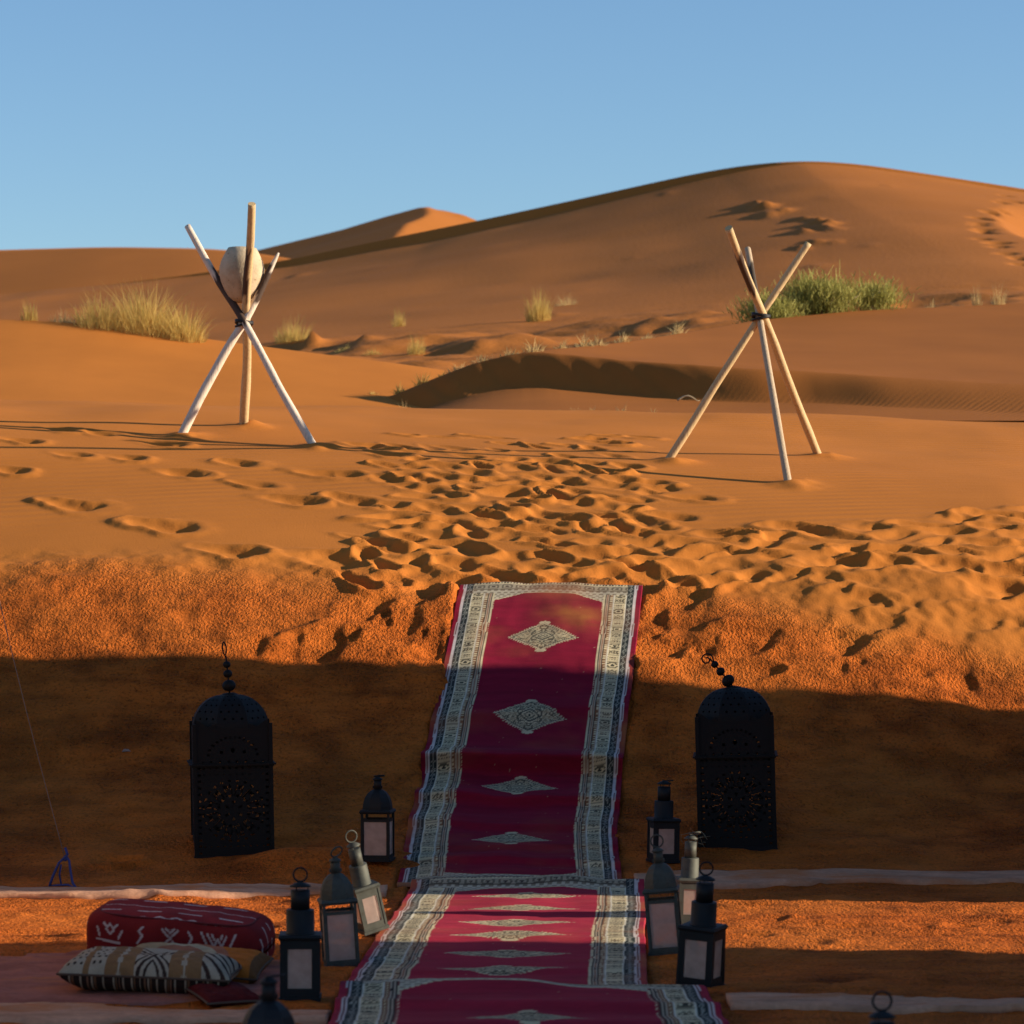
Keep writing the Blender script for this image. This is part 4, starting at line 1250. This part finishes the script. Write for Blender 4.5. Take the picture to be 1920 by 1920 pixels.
def pillow(name, w, d, h, colfn, loc, rot, label, nu=200, nv=120, seed=0, pipe=(.10, .06, .04)):
    root = empty('cushion', loc, rot)
    u = np.linspace(-1, 1, nu); v = np.linspace(-1, 1, nv)
    U, Vv = np.meshgrid(u, v)
    prof_ = ((1 - U ** 6).clip(0) ** .5) * ((1 - Vv ** 4).clip(0) ** .5)
    pin = 1 - .06 * (np.abs(U) ** 6) * 0
    X = U * w / 2 * (1 - .05 * (1 - Vv ** 2)) ; Y = Vv * d / 2 * (1 - .05 * (1 - U ** 2))
    wr = .006 * fbm(U * 3 + seed, Vv * 3, 2, 3) * prof_
    out = []
    for s, nm in ((1, 'face'), (-1, 'underside')):
        Z = s * h / 2 * prof_ + wr
        C = colfn(U, Vv, s)
        C = C * (1 + .12 * fbm(U * 8, Vv * 8, 4 + seed, 3))[..., None]
        f = grid_faces(nv, nu)
        me = np_mesh(nm, np.stack([X, Y, Z], -1).reshape(-1, 3), f if s > 0 else f[:, ::-1], M['wool'], True, colors=np.clip(C, 0, 1).reshape(-1, 3))
        link(bpy.data.objects.new(nm, me), root)
    p = MB(); pts = []
    for (a0, b0, a1, b1) in ((-1, -1, 1, -1), (1, -1, 1, 1), (1, 1, -1, 1), (-1, 1, -1, -1)):
        for i in range(20):
            t = i / 20; uu, vv = a0 + (a1 - a0) * t, b0 + (b1 - b0) * t
            pts.append((uu * w / 2 * (1 - .05 * (1 - vv ** 2)), vv * d / 2 * (1 - .05 * (1 - uu ** 2)), 0))
    pts.append(pts[0])
    p.tube(pts, .005, 6)
    mm, *_ = nodes(name + '_seam', rough=.9, color=pipe)
    p.build('seam', mm, root)
    return tag(root, label, 'cushion', 'cushions on the pink rug')

def col_front(U, V, s):
    C = np.zeros(U.shape + (3,))
    if s > 0:
        C[:] = (.24, .125, .055)
        wh = np.array((.38, .31, .22)); bk = np.array((.045, .025, .02))
        L = (U < -.46) & ~((U + .68) ** 2 < .0012)
        C[L] = wh
        dots = (np.hypot(((U / .075 + .5 * np.floor(V / .19)) % 1) - .5, ((V / .19) % 1) - .5) < .23)
        C[L & dots] = bk
        for c0, hw in ((-.30, .03), (.46, .03)):
            m_ = np.abs(U - c0) < hw * (.75 + .35 * np.sign(np.sin(V * 22)))
            C[m_] = wh
        mdl = np.abs(U - .08) < .20
        C[mdl] = wh
        uu = (U - .08) / .20; vv = (V + .55) / .5
        dd = np.abs(np.abs(uu) - np.abs(vv) * .9)
        C[mdl & (dd < .11)] = bk
        C[mdl & (np.abs(dd - .40) < .08)] = bk
        rt = U > .66
        C[rt] = wh
        C[rt & (np.abs(((U * 6 + V * 2.0) % 1) - .5) < .18)] = bk
    else:
        k = U * 9 + .3 * np.sin(U * 5)
        f = k - np.floor(k); i = np.floor(k).astype(int)
        C[:] = (.030, .016, .012)
        C[(f > .45) & (f < .62)] = (.34, .25, .17)
        C[(f > .70) & (f < .90) & (i % 2 == 0)] = (.15, .07, .035)
        C[(f > .05) & (f < .2) & (i % 3 == 0)] = (.22, .10, .055)
    return C
def col_orange(U, V, s):
    C = np.zeros(U.shape + (3,)); C[:] = (.36, .27, .16)
    d = np.hypot((U + .25) / .62, (V + .5) / 1.0)
    C[d < .78] = (.30, .13, .075)
    C[(d > .78) & (d < 1.02)] = (.40, .34, .22)
    C[(d >= 1.02)] = (.34, .13, .07)
    C[(d >= 1.30) & (U > 0)] = (.45, .13, .02)
    C[U > .88] = (.16, .07, .025)
    C[(U < -.45) & (d > .78)] = (.34, .25, .14)
    return C
zr = gz(-1.36, 12.2) + .02
pillow('orange_pillow', .56, .34, .115, col_orange, (-1.24, 12.50, zr + .052), (R(7), R(3), R(-6)), 'beige and orange cushion between the bolster and the striped cushion', seed=1)
pillow('striped_pillow', .655, .36, .145, col_front, (-1.375, 12.20, zr + .066), (R(1), R(2), R(-3)), 'front cushion with white tribal pattern above and brown stripes below', seed=2)
# folded dark red cloth at the edge of the rug
def col_dark(U, V, s):
    C = np.zeros(U.shape + (3,)); C[:] = (.10, .010, .010); return C
o = pillow('red_cloth', .22, .28, .05, col_dark, (-1.08, 11.98, gz(-1.08, 11.98) + .03), (R(6), 0, R(25)), 'small dark red flat cushion at the front edge of the rug', nu=40, nv=40, seed=3)

# ================================================================== guy rope with blue tie
m, n, l, b = nodes('blue_cord', rough=.85, color=(.035, .05, .19)); M['blue'] = m
m, n, l, b = nodes('grey_cord', rough=.85, color=(.16, .13, .12)); M['cord'] = m
root = empty('guy_rope', at_floor(120, 1660))
c0 = Vector(root.location)
kn = px(122, 1610, c0.y - .02) - c0
topc = Vector((-3.35, 15.3, 2.72)) - c0
k_out = px(0, 1115, 15.75) - c0
pts = [kn]
for i in range(1, 13):
    t = i / 12
    p_ = kn.lerp(k_out + (k_out - kn) * .45, t)
    pts.append(p_ - Vector((0, 0, .05 * math.sin(t * math.pi))))
rp = MB(); rp.tube(pts, .0024, 6); rp.build('line', M['cord'], root)
mb = MB()
ka, kb, kc = kn, kn + Vector((-.055, .01, -.12)), kn + Vector((.03, -.01, -.12))
for dy in (-.012, .0, .012):
    mb.tube([kn + Vector((.0, dy, .055)), kn + Vector((.012, dy, .02)), kn + Vector((-.03, dy, -.02)), kn + Vector((-.06, dy, -.085)), kn + Vector((-.075, dy - .02, -.135))], .0055, 6)
mb.tube([kn + Vector((.0, 0, .02)), kn + Vector((.02, 0, -.01)), kn + Vector((.028, -.01, -.06)), kn + Vector((.04, -.02, -.12)), kn + Vector((.06, -.05, -.14))], .007, 6)
mb.tube([kn + Vector((-.075, -.02, -.135)), kn + Vector((-.03, -.03, -.13)), kn + Vector((.02, -.03, -.128)), kn + Vector((.045, -.04, -.14)), kn + Vector((.075, -.06, -.145))], .0055, 6)
mb.tube([kn + Vector((-.02, 0, -.03)), kn + Vector((-.03, .01, -.08)), kn + Vector((-.02, .01, -.135))], .005, 6)
mb.build('tie', M['blue'], root)
q = MB(); q.lathe([(.012 * math.sin(a) + .0003, -.014 * math.cos(a)) for a in np.linspace(0, math.pi, 8)], 10, True, cap=False, m=Matrix.Translation(kn)); q.build('knot', M['blue'], root)
tag(root, 'thin guy rope ending in a blue knotted tie at the left edge', 'rope')

# ================================================================== twigs, sticks, paper
m, n, l, b = nodes('dry_twig', rough=.8, color=(.40, .30, .18)); M['twig'] = m
mb = MB(); p0 = at_floor(1300, 1590)
rs = random.Random(5)
for i in range(13):
    a = rs.uniform(0, 6.28); c_ = Vector((rs.uniform(-.05, .05), rs.uniform(-.04, .04), rs.uniform(.0, .05)))
    d_ = Vector((math.cos(a), .4 * math.sin(a), rs.uniform(-.1, .9))).normalized() * rs.uniform(.05, .10)
    k = Vector((rs.uniform(-.02, .02), 0, rs.uniform(-.01, .02)))
    mb.tube([c_ - d_ * .5, c_ + k, c_ + d_ * .6], [.0012, .0016, .0008], 4)
o = mb.build('twig_bundle', M['twig']); o.location = p0 + Vector((0, 0, .02)); tag(o, 'tangle of thin dry twigs beside the big lantern on the right', 'twigs')
def stick(x, y, w, hgt, label, y0=29.5, y1=45, zf=None):
    p = hit(x, y, zf or zC, y0, y1, 2000); s = p.y / F
    mb = MB(); pts = [Vector((t * w * s, 0, .01 + hgt * s * math.sin(math.pi * min(1, t * 1.15)) )) for t in np.linspace(-0, 1, 9)]
    mb.tube(pts, [.010, .011, .010, .009, .009, .008, .007, .005, .003], 6)
    o = mb.build('dry_stick', M['twig']); o.location = p; return tag(o, label, 'stick')
stick(1270, 753, 42, 9, 'curved pale stick lying on the rippled sand left of the right tripod')
m, n, l, b = nodes('paper_scrap', rough=.9, color=(.30, .20, .15)); M['paper'] = m
p = hit(236, 1411, z_base, 16, 20)
mb = MB(); mb.add([(-.03, 0, 0), (-.01, -.012, .012), (.012, 0, .004), (.034, -.01, .010), (.02, .02, .014), (-.012, .018, .018), (-.03, 0, -.003), (-.01, -.012, .009), (.012, 0, .001), (.034, -.01, .007), (.02, .02, .011), (-.012, .018, .015)],
    [(0, 1, 2), (0, 2, 5), (2, 3, 4), (2, 4, 5), (8, 7, 6), (11, 8, 6), (10, 9, 8), (11, 10, 8)])
o = mb.build('paper_scrap', M['paper']); o.location = (p.x, p.y, gz(p.x, p.y) + .01); o.rotation_euler = (R(25), 0, .3); o.scale = (.8, .8, .6); tag(o, 'small pale scrap of paper on the shaded bank, left of the big lantern', 'paper')

# ================================================================== desert plants
def leaf_mat(name, c1, c2):
    m, n, l, b = nodes(name, rough=.75, spec=.2)
    a = attr(n, 'tone').outputs['Fac']
    l.new(mixc(n, l, a, c1, c2), b.inputs['Base Color'])
    b.inputs['Subsurface Weight'].default_value = 0
    # thin blades let some light through
    t = n.new('ShaderNodeBsdfTranslucent'); l.new(mixc(n, l, a, c1, c2), t.inputs['Color'])
    mx = n.new('ShaderNodeMixShader'); mx.inputs[0].default_value = .35
    l.new(b.outputs[0], mx.inputs[1]); l.new(t.outputs[0], mx.inputs[2]); l.new(mx.outputs[0], n['Material Output'].inputs['Surface'])
    return m
M['straw'] = leaf_mat('dry_grass', (.70, .44, .12), (.58, .46, .13))
M['dry'] = leaf_mat('straw_grass', (.70, .48, .20), (.60, .42, .17))
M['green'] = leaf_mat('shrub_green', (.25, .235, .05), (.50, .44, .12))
M['stem'] = wood('shrub_stem', (.22, .15, .09), (.1, .07, .04))

def blades(n, spread, height, width, lean, rs, seg=4, tone=None, curl=.5, ysp=None):
    """n curved grass blades rising from an elliptical base"""
    V = []; Fq = []; T = []
    ysp = ysp or spread * .6
    for i in range(n):
        r = rs.random() ** .7; a = rs.uniform(0, 6.283)
        bx, by = r * math.cos(a) * spread, r * math.sin(a) * ysp
        h = height * (rs.uniform(.2, .8) if rs.random() < .8 else rs.uniform(.8, 1.15)) * (1 - .5 * r * r)
        la = math.atan2(by, bx) + rs.gauss(0, .9); lm = lean * rs.uniform(.2, 1.0) * (.4 + r)
        dx, dy = math.cos(la) * lm, math.sin(la) * lm
        wv = rs.uniform(0, 6.28); wx, wy = math.cos(wv) * width, math.sin(wv) * width * .5
        t0 = rs.random() if tone is None else tone(rs)
        b0 = len(V)
        for s in range(seg + 1):
            t = s / seg; k = t ** (1 + curl)
            c = Vector((bx + dx * h * k, by + dy * h * k, h * (t - .25 * lm * k)))
            w = (1 - t) ** .7 + .08
            V += [(c.x - wx * w, c.y - wy * w, c.z), (c.x + wx * w, c.y + wy * w, c.z)]
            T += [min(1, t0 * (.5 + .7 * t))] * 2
        for s in range(seg):
            a_ = b0 + 2 * s; Fq.append((a_, a_ + 1, a_ + 3, a_ + 2))
    return np.array(V), np.array(Fq), np.array(T)

rg = random.Random(21)
def tuft(x, y, wpx, hpx, label, n=260, mat='straw', lean=.5, d=None, seed=0, zf=None, y0=36, y1=70, width=.006, name='grass_tuft', group='grass tufts among the dunes', curl=.6, tone=None):
    zf = zf or z_all
    p = hit(x, y, zf, y0, y1, 2600) if d is None else Vector(((x - 960) * d / F, d, float(zf(np.array([(x - 960) * d / F]), np.array([float(d)]))[0])))
    s = p.y / F
    V, Fq, T = blades(n, wpx * s * .40, hpx * s * 1.08, width * (.62 if n > 100 else .9), lean * 1.15, rg, curl=curl, tone=tone)
    # follow the sand under the tuft
    X = V[:, 0] + p.x; Y = V[:, 1] + p.y
    V[:, 2] += np.clip(zf(X, Y) - p.z, -.25, .25) * .9 - .02
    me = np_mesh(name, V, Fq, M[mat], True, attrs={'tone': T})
    o = link(bpy.data.objects.new(name, me)); o.location = p
    return tag(o, label, 'grass', group)

tuft(190, 612, 130, 72, 'left part of the big yellow grass clump behind the left tripod', n=620, lean=.55)
tuft(275, 622, 165, 100, 'tallest middle part of the big yellow grass clump behind the left tripod', n=950, lean=.65)
tuft(345, 636, 105, 70, 'right end of the big yellow grass clump, next to the left tripod', n=620, lean=.6)
tuft(55, 590, 40, 46, 'thin upright grass tuft near the left edge', n=150, lean=.25)
tuft(120, 598, 60, 30, 'sparse low grass left of the big yellow clump', n=140, lean=.6, mat='dry')
tuft(548, 640, 85, 50, 'grey green grass tuft on a small mound right of the left tripod', n=520, lean=.6)
tuft(748, 612, 34, 40, 'small bright yellow tuft standing alone near the middle', n=150, lean=.3)
tuft(780, 664, 44, 44, 'pale narrow tuft in the hollow near the middle', n=220, lean=.25)
tuft(1010, 602, 56, 62, 'green yellow tuft on the windward side of a small sand mound', n=560, lean=.35)
tuft(1062, 572, 60, 26, 'low dry tuft on top of the small sand mound', n=160, lean=.6, mat='dry')
for i, (x, w, h) in enumerate([(860, 60, 20), (905, 50, 24), (955, 44, 22), (1000, 50, 30), (1050, 46, 24), (1095, 44, 34), (1120, 40, 26), (1165, 36, 30), (1210, 40, 22), (1268, 44, 36)]):
    yy = np.interp(x, cX * 0 + 0 if False else [830, 900, 1000, 1120, 1190, 1290], [702, 676, 658, 648, 638, 622])
    dd = float(np.interp(x, [830, 900, 1000, 1120, 1190, 1290], [34.1, 33.95, 33.9, 35.05, 36.3, 38.1]))
    tuft(x, yy, w, h, '%s dry grass sprig from the left along the brink of the rippled dune' % ('first second third fourth fifth sixth seventh eighth ninth tenth'.split()[i]), n=90, mat='dry', lean=.8, d=dd, group='dry sprigs along the brink of the rippled dune')
for i, (x, w, h) in enumerate([(750, 26, 26), (790, 30, 30), (830, 34, 16), (700, 30, 12)]):
    dd = float(np.interp(x, [640, 740, 830], [34.4, 34.2, 34.1]))
    tuft(x, 0, w, h, ['grey tuft low on the left end of the rippled dune', 'upright grey tuft halfway up the left end of the rippled dune', 'flat scrub where the rippled dune meets the left dune', 'lowest scrap of scrub in the shaded hollow'][i], n=80, mat='straw', lean=.7, d=dd)
for i, (x, w, h) in enumerate([(760, 26, 34), (780, 20, 28), (1045, 26, 14), (1078, 24, 20), (1110, 30, 24), (1140, 24, 20), (1165, 24, 28), (1224, 14, 18)]):
    dd = 30.2
    tuft(x, 0, w, h, ['pair of thin straw stems left of centre just behind the sand crest', 'short straw stems next to the thin pair behind the sand crest', 'leftmost low straw sprig in the row behind the sand crest', 'second straw sprig in the row behind the sand crest',
        'third straw sprig in the row behind the sand crest', 'fourth straw sprig in the row behind the sand crest', 'tallest straw sprig at the right of the row behind the sand crest', 'lone straw sprig left of the foot of the right tripod'][i], n=26, mat='dry', lean=.6, d=dd, width=.004, group='straw sprigs behind the sand crest')
for i, (x, w, h) in enumerate([(1745, 30, 30), (1790, 50, 14), (1832, 24, 44), (1872, 34, 48), (1310, 40, 22)]):
    tuft(x, 0, w, h, ['thin dry tuft on the skyline of the rippled dune, left of the far right pair', 'flat dry grass on the skyline of the rippled dune at right', 'tall thin dry tuft on the rippled dune near the right edge', 'broader tall dry tuft closest to the right edge', 'low dry tuft left of the green shrub'][i], n=110, mat='dry', lean=.3, d=41.8 if x > 1400 else 39.9, width=.005)
tuft(640, 660, 40, 16, 'low scrub behind the left dune, right of the mound tuft', n=110, lean=.8); tuft(700, 664, 50, 16, 'low scrub in the hollow left of the narrow pale tuft', n=120, lean=.8)

# feathery green shrub
def shrub(x, wpx, hpx, d, n, label, rs):
    p = Vector(((x - 960) * d / F, d, float(z_all(np.array([(x - 960) * d / F]), np.array([d]))[0]) - .05)); s = d / F
    root = empty('green_shrub', p)
    W, H = wpx * s / 2, hpx * s
    st = MB(); tips = []
    for i in range(26):
        a = rs.uniform(0, 6.28); r = math.sqrt(rs.random())
        e = Vector((math.cos(a) * r * W * .85, math.sin(a) * r * W * .5, H * rs.uniform(.5, .95) * (1 - .35 * r * r)))
        mid = e * .5 + Vector((0, 0, .08 * H))
        st.tube([Vector((e.x * .25, e.y * .25, 0)), mid, e], [.010, .007, .003], 5); tips.append((mid, e))
    V = []; Fq = []; T = []
    for i in range(n):
        m_, e = rs.choice(tips)
        c = m_.lerp(e, rs.uniform(-.5, 1.12)) + Vector((rs.gauss(0, .13), rs.gauss(0, .13), rs.gauss(0, .07)))
        if c.z < .0: c.z = abs(c.z) * .3
        L = rs.uniform(.04, .13) if rs.random() < .95 else rs.uniform(.13, .24); dr = Vector((c.x * .5 / max(W, .1) + rs.gauss(0, .5), rs.gauss(0, .5), 1)).normalized() * L
        wx = Vector((rs.gauss(0, 1), rs.gauss(0, 1), 0)).normalized() * .007
        b0 = len(V); V += [tuple(c - wx), tuple(c + wx), tuple(c + dr + wx * .3), tuple(c + dr - wx * .3)]
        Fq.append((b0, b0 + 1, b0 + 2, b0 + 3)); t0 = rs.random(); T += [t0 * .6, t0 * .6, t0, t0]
    st.build('stems', M['twig'], root)
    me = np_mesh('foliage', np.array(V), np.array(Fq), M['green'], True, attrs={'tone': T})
    link(bpy.data.objects.new('foliage', me), root)
    return tag(root, label, 'shrub', 'feathery green shrubs on the rippled dune')
rs = random.Random(8)
shrub(1440, 120, 62, 40.6, 2400, 'dark low left shoot of the green shrub, behind the right tripod', rs)
shrub(1545, 172, 94, 41.1, 5200, 'large middle mass of the feathery green shrub right of the right tripod', rs)
shrub(1635, 84, 76, 41.4, 1700, 'smaller right clump of the green shrub', rs)

# ================================================================== camp tents beside the clearing
M['canvas'] = cloth_mat('tent_canvas', (.42, .33, .24), 60, False)
m, n, l, b = nodes('tent_trim', rough=.9, color=(.16, .03, .03)); M['trim'] = m
def tent(x0, x1, y0, y1, hw, hr, label):
    c = Vector(((x0 + x1) / 2, (y0 + y1) / 2, 0)); root = empty('camp_tent', c)
    a, b_ = (x1 - x0) / 2, (y1 - y0) / 2
    def wall(p0, p1, nm='canvas_wall'):
        p0, p1 = Vector(p0), Vector(p1); n_ = 40; V = []; d_ = (p1 - p0); nn = Vector((-d_.y, d_.x, 0)).normalized()
        for i in range(n_ + 1):
            t = i / n_; q = p0 + d_ * t + nn * (.02 * math.sin(t * 40))
            V += [(q.x, q.y, -.15), (q.x, q.y, hw), (q.x + nn.x * .01, q.y + nn.y * .01, -.15), (q.x + nn.x * .01, q.y + nn.y * .01, hw)]
        Fs = []
        for i in range(n_):
            k = 4 * i; Fs += [(k, k + 4, k + 5, k + 1), (k + 2, k + 3, k + 7, k + 6), (k + 1, k + 5, k + 7, k + 3)]
        MB().add(V, Fs).build(nm, M['canvas'], root)
    wall((-a, -b_, 0), (a, -b_, 0)); wall((a, -b_, 0), (a, b_, 0)); wall((a, b_, 0), (-a, b_, 0)); wall((-a, b_, 0), (-a, -b_, 0))
    o_ = .06
    MB().add([(-a - o_, -b_ - o_, hw + .01), (a + o_, -b_ - o_, hw + .01), (a + o_, b_ + o_, hw + .01), (-a - o_, b_ + o_, hw + .01), (0, -b_ * .45, hr), (0, b_ * .45, hr)],
             [(0, 1, 4), (1, 2, 5, 4), (2, 3, 5), (3, 0, 4, 5), (3, 2, 1, 0)]).build('roof', M['canvas'], root)
    v = MB()
    for (q0, q1) in (((-a, -b_), (a, -b_)), ((a, -b_), (a, b_)), ((a, b_), (-a, b_)), ((-a, b_), (-a, -b_))):
        n_ = 24
        for i in range(n_):
            t0, t1 = i / n_, (i + 1) / n_
            A = Vector((q0[0] + (q1[0] - q0[0]) * t0, q0[1] + (q1[1] - q0[1]) * t0)) * 1.02; B = Vector((q0[0] + (q1[0] - q0[0]) * t1, q0[1] + (q1[1] - q0[1]) * t1)) * 1.02
            Mx = (A + B) / 2
            v.add([(A.x, A.y, hw + .02), (B.x, B.y, hw + .02), (B.x, B.y, hw - .14), (Mx.x, Mx.y, hw - .22), (A.x, A.y, hw - .14)], [(0, 1, 2, 3, 4)])
    v.build('valance', M['trim'], root)
    for sx in (-1, 1):
        for sy in (-1, 1):
            q = MB(); q.tube([(sx * (a - .06), sy * (b_ - .06), -.2), (sx * (a - .06), sy * (b_ - .06), hw)], .035, 8); q.build('pole', M['twig'], root)
    return tag(root, label, 'tent', 'camp tents beside the clearing')
tent(4.6, 8.8, 15.25, 18.36, 3.45, 4.3, 'canvas tent out of view to the right, shading the foot of the bank')
tent(4.6, 9.2, 7.2, 13.0, 3.2, 4.1, 'canvas tent out of view to the right, shading the near floor')
tent(-8.2, -3.3, 10.4, 15.4, 2.7, 3.6, 'canvas tent out of view to the left, holding the guy rope')
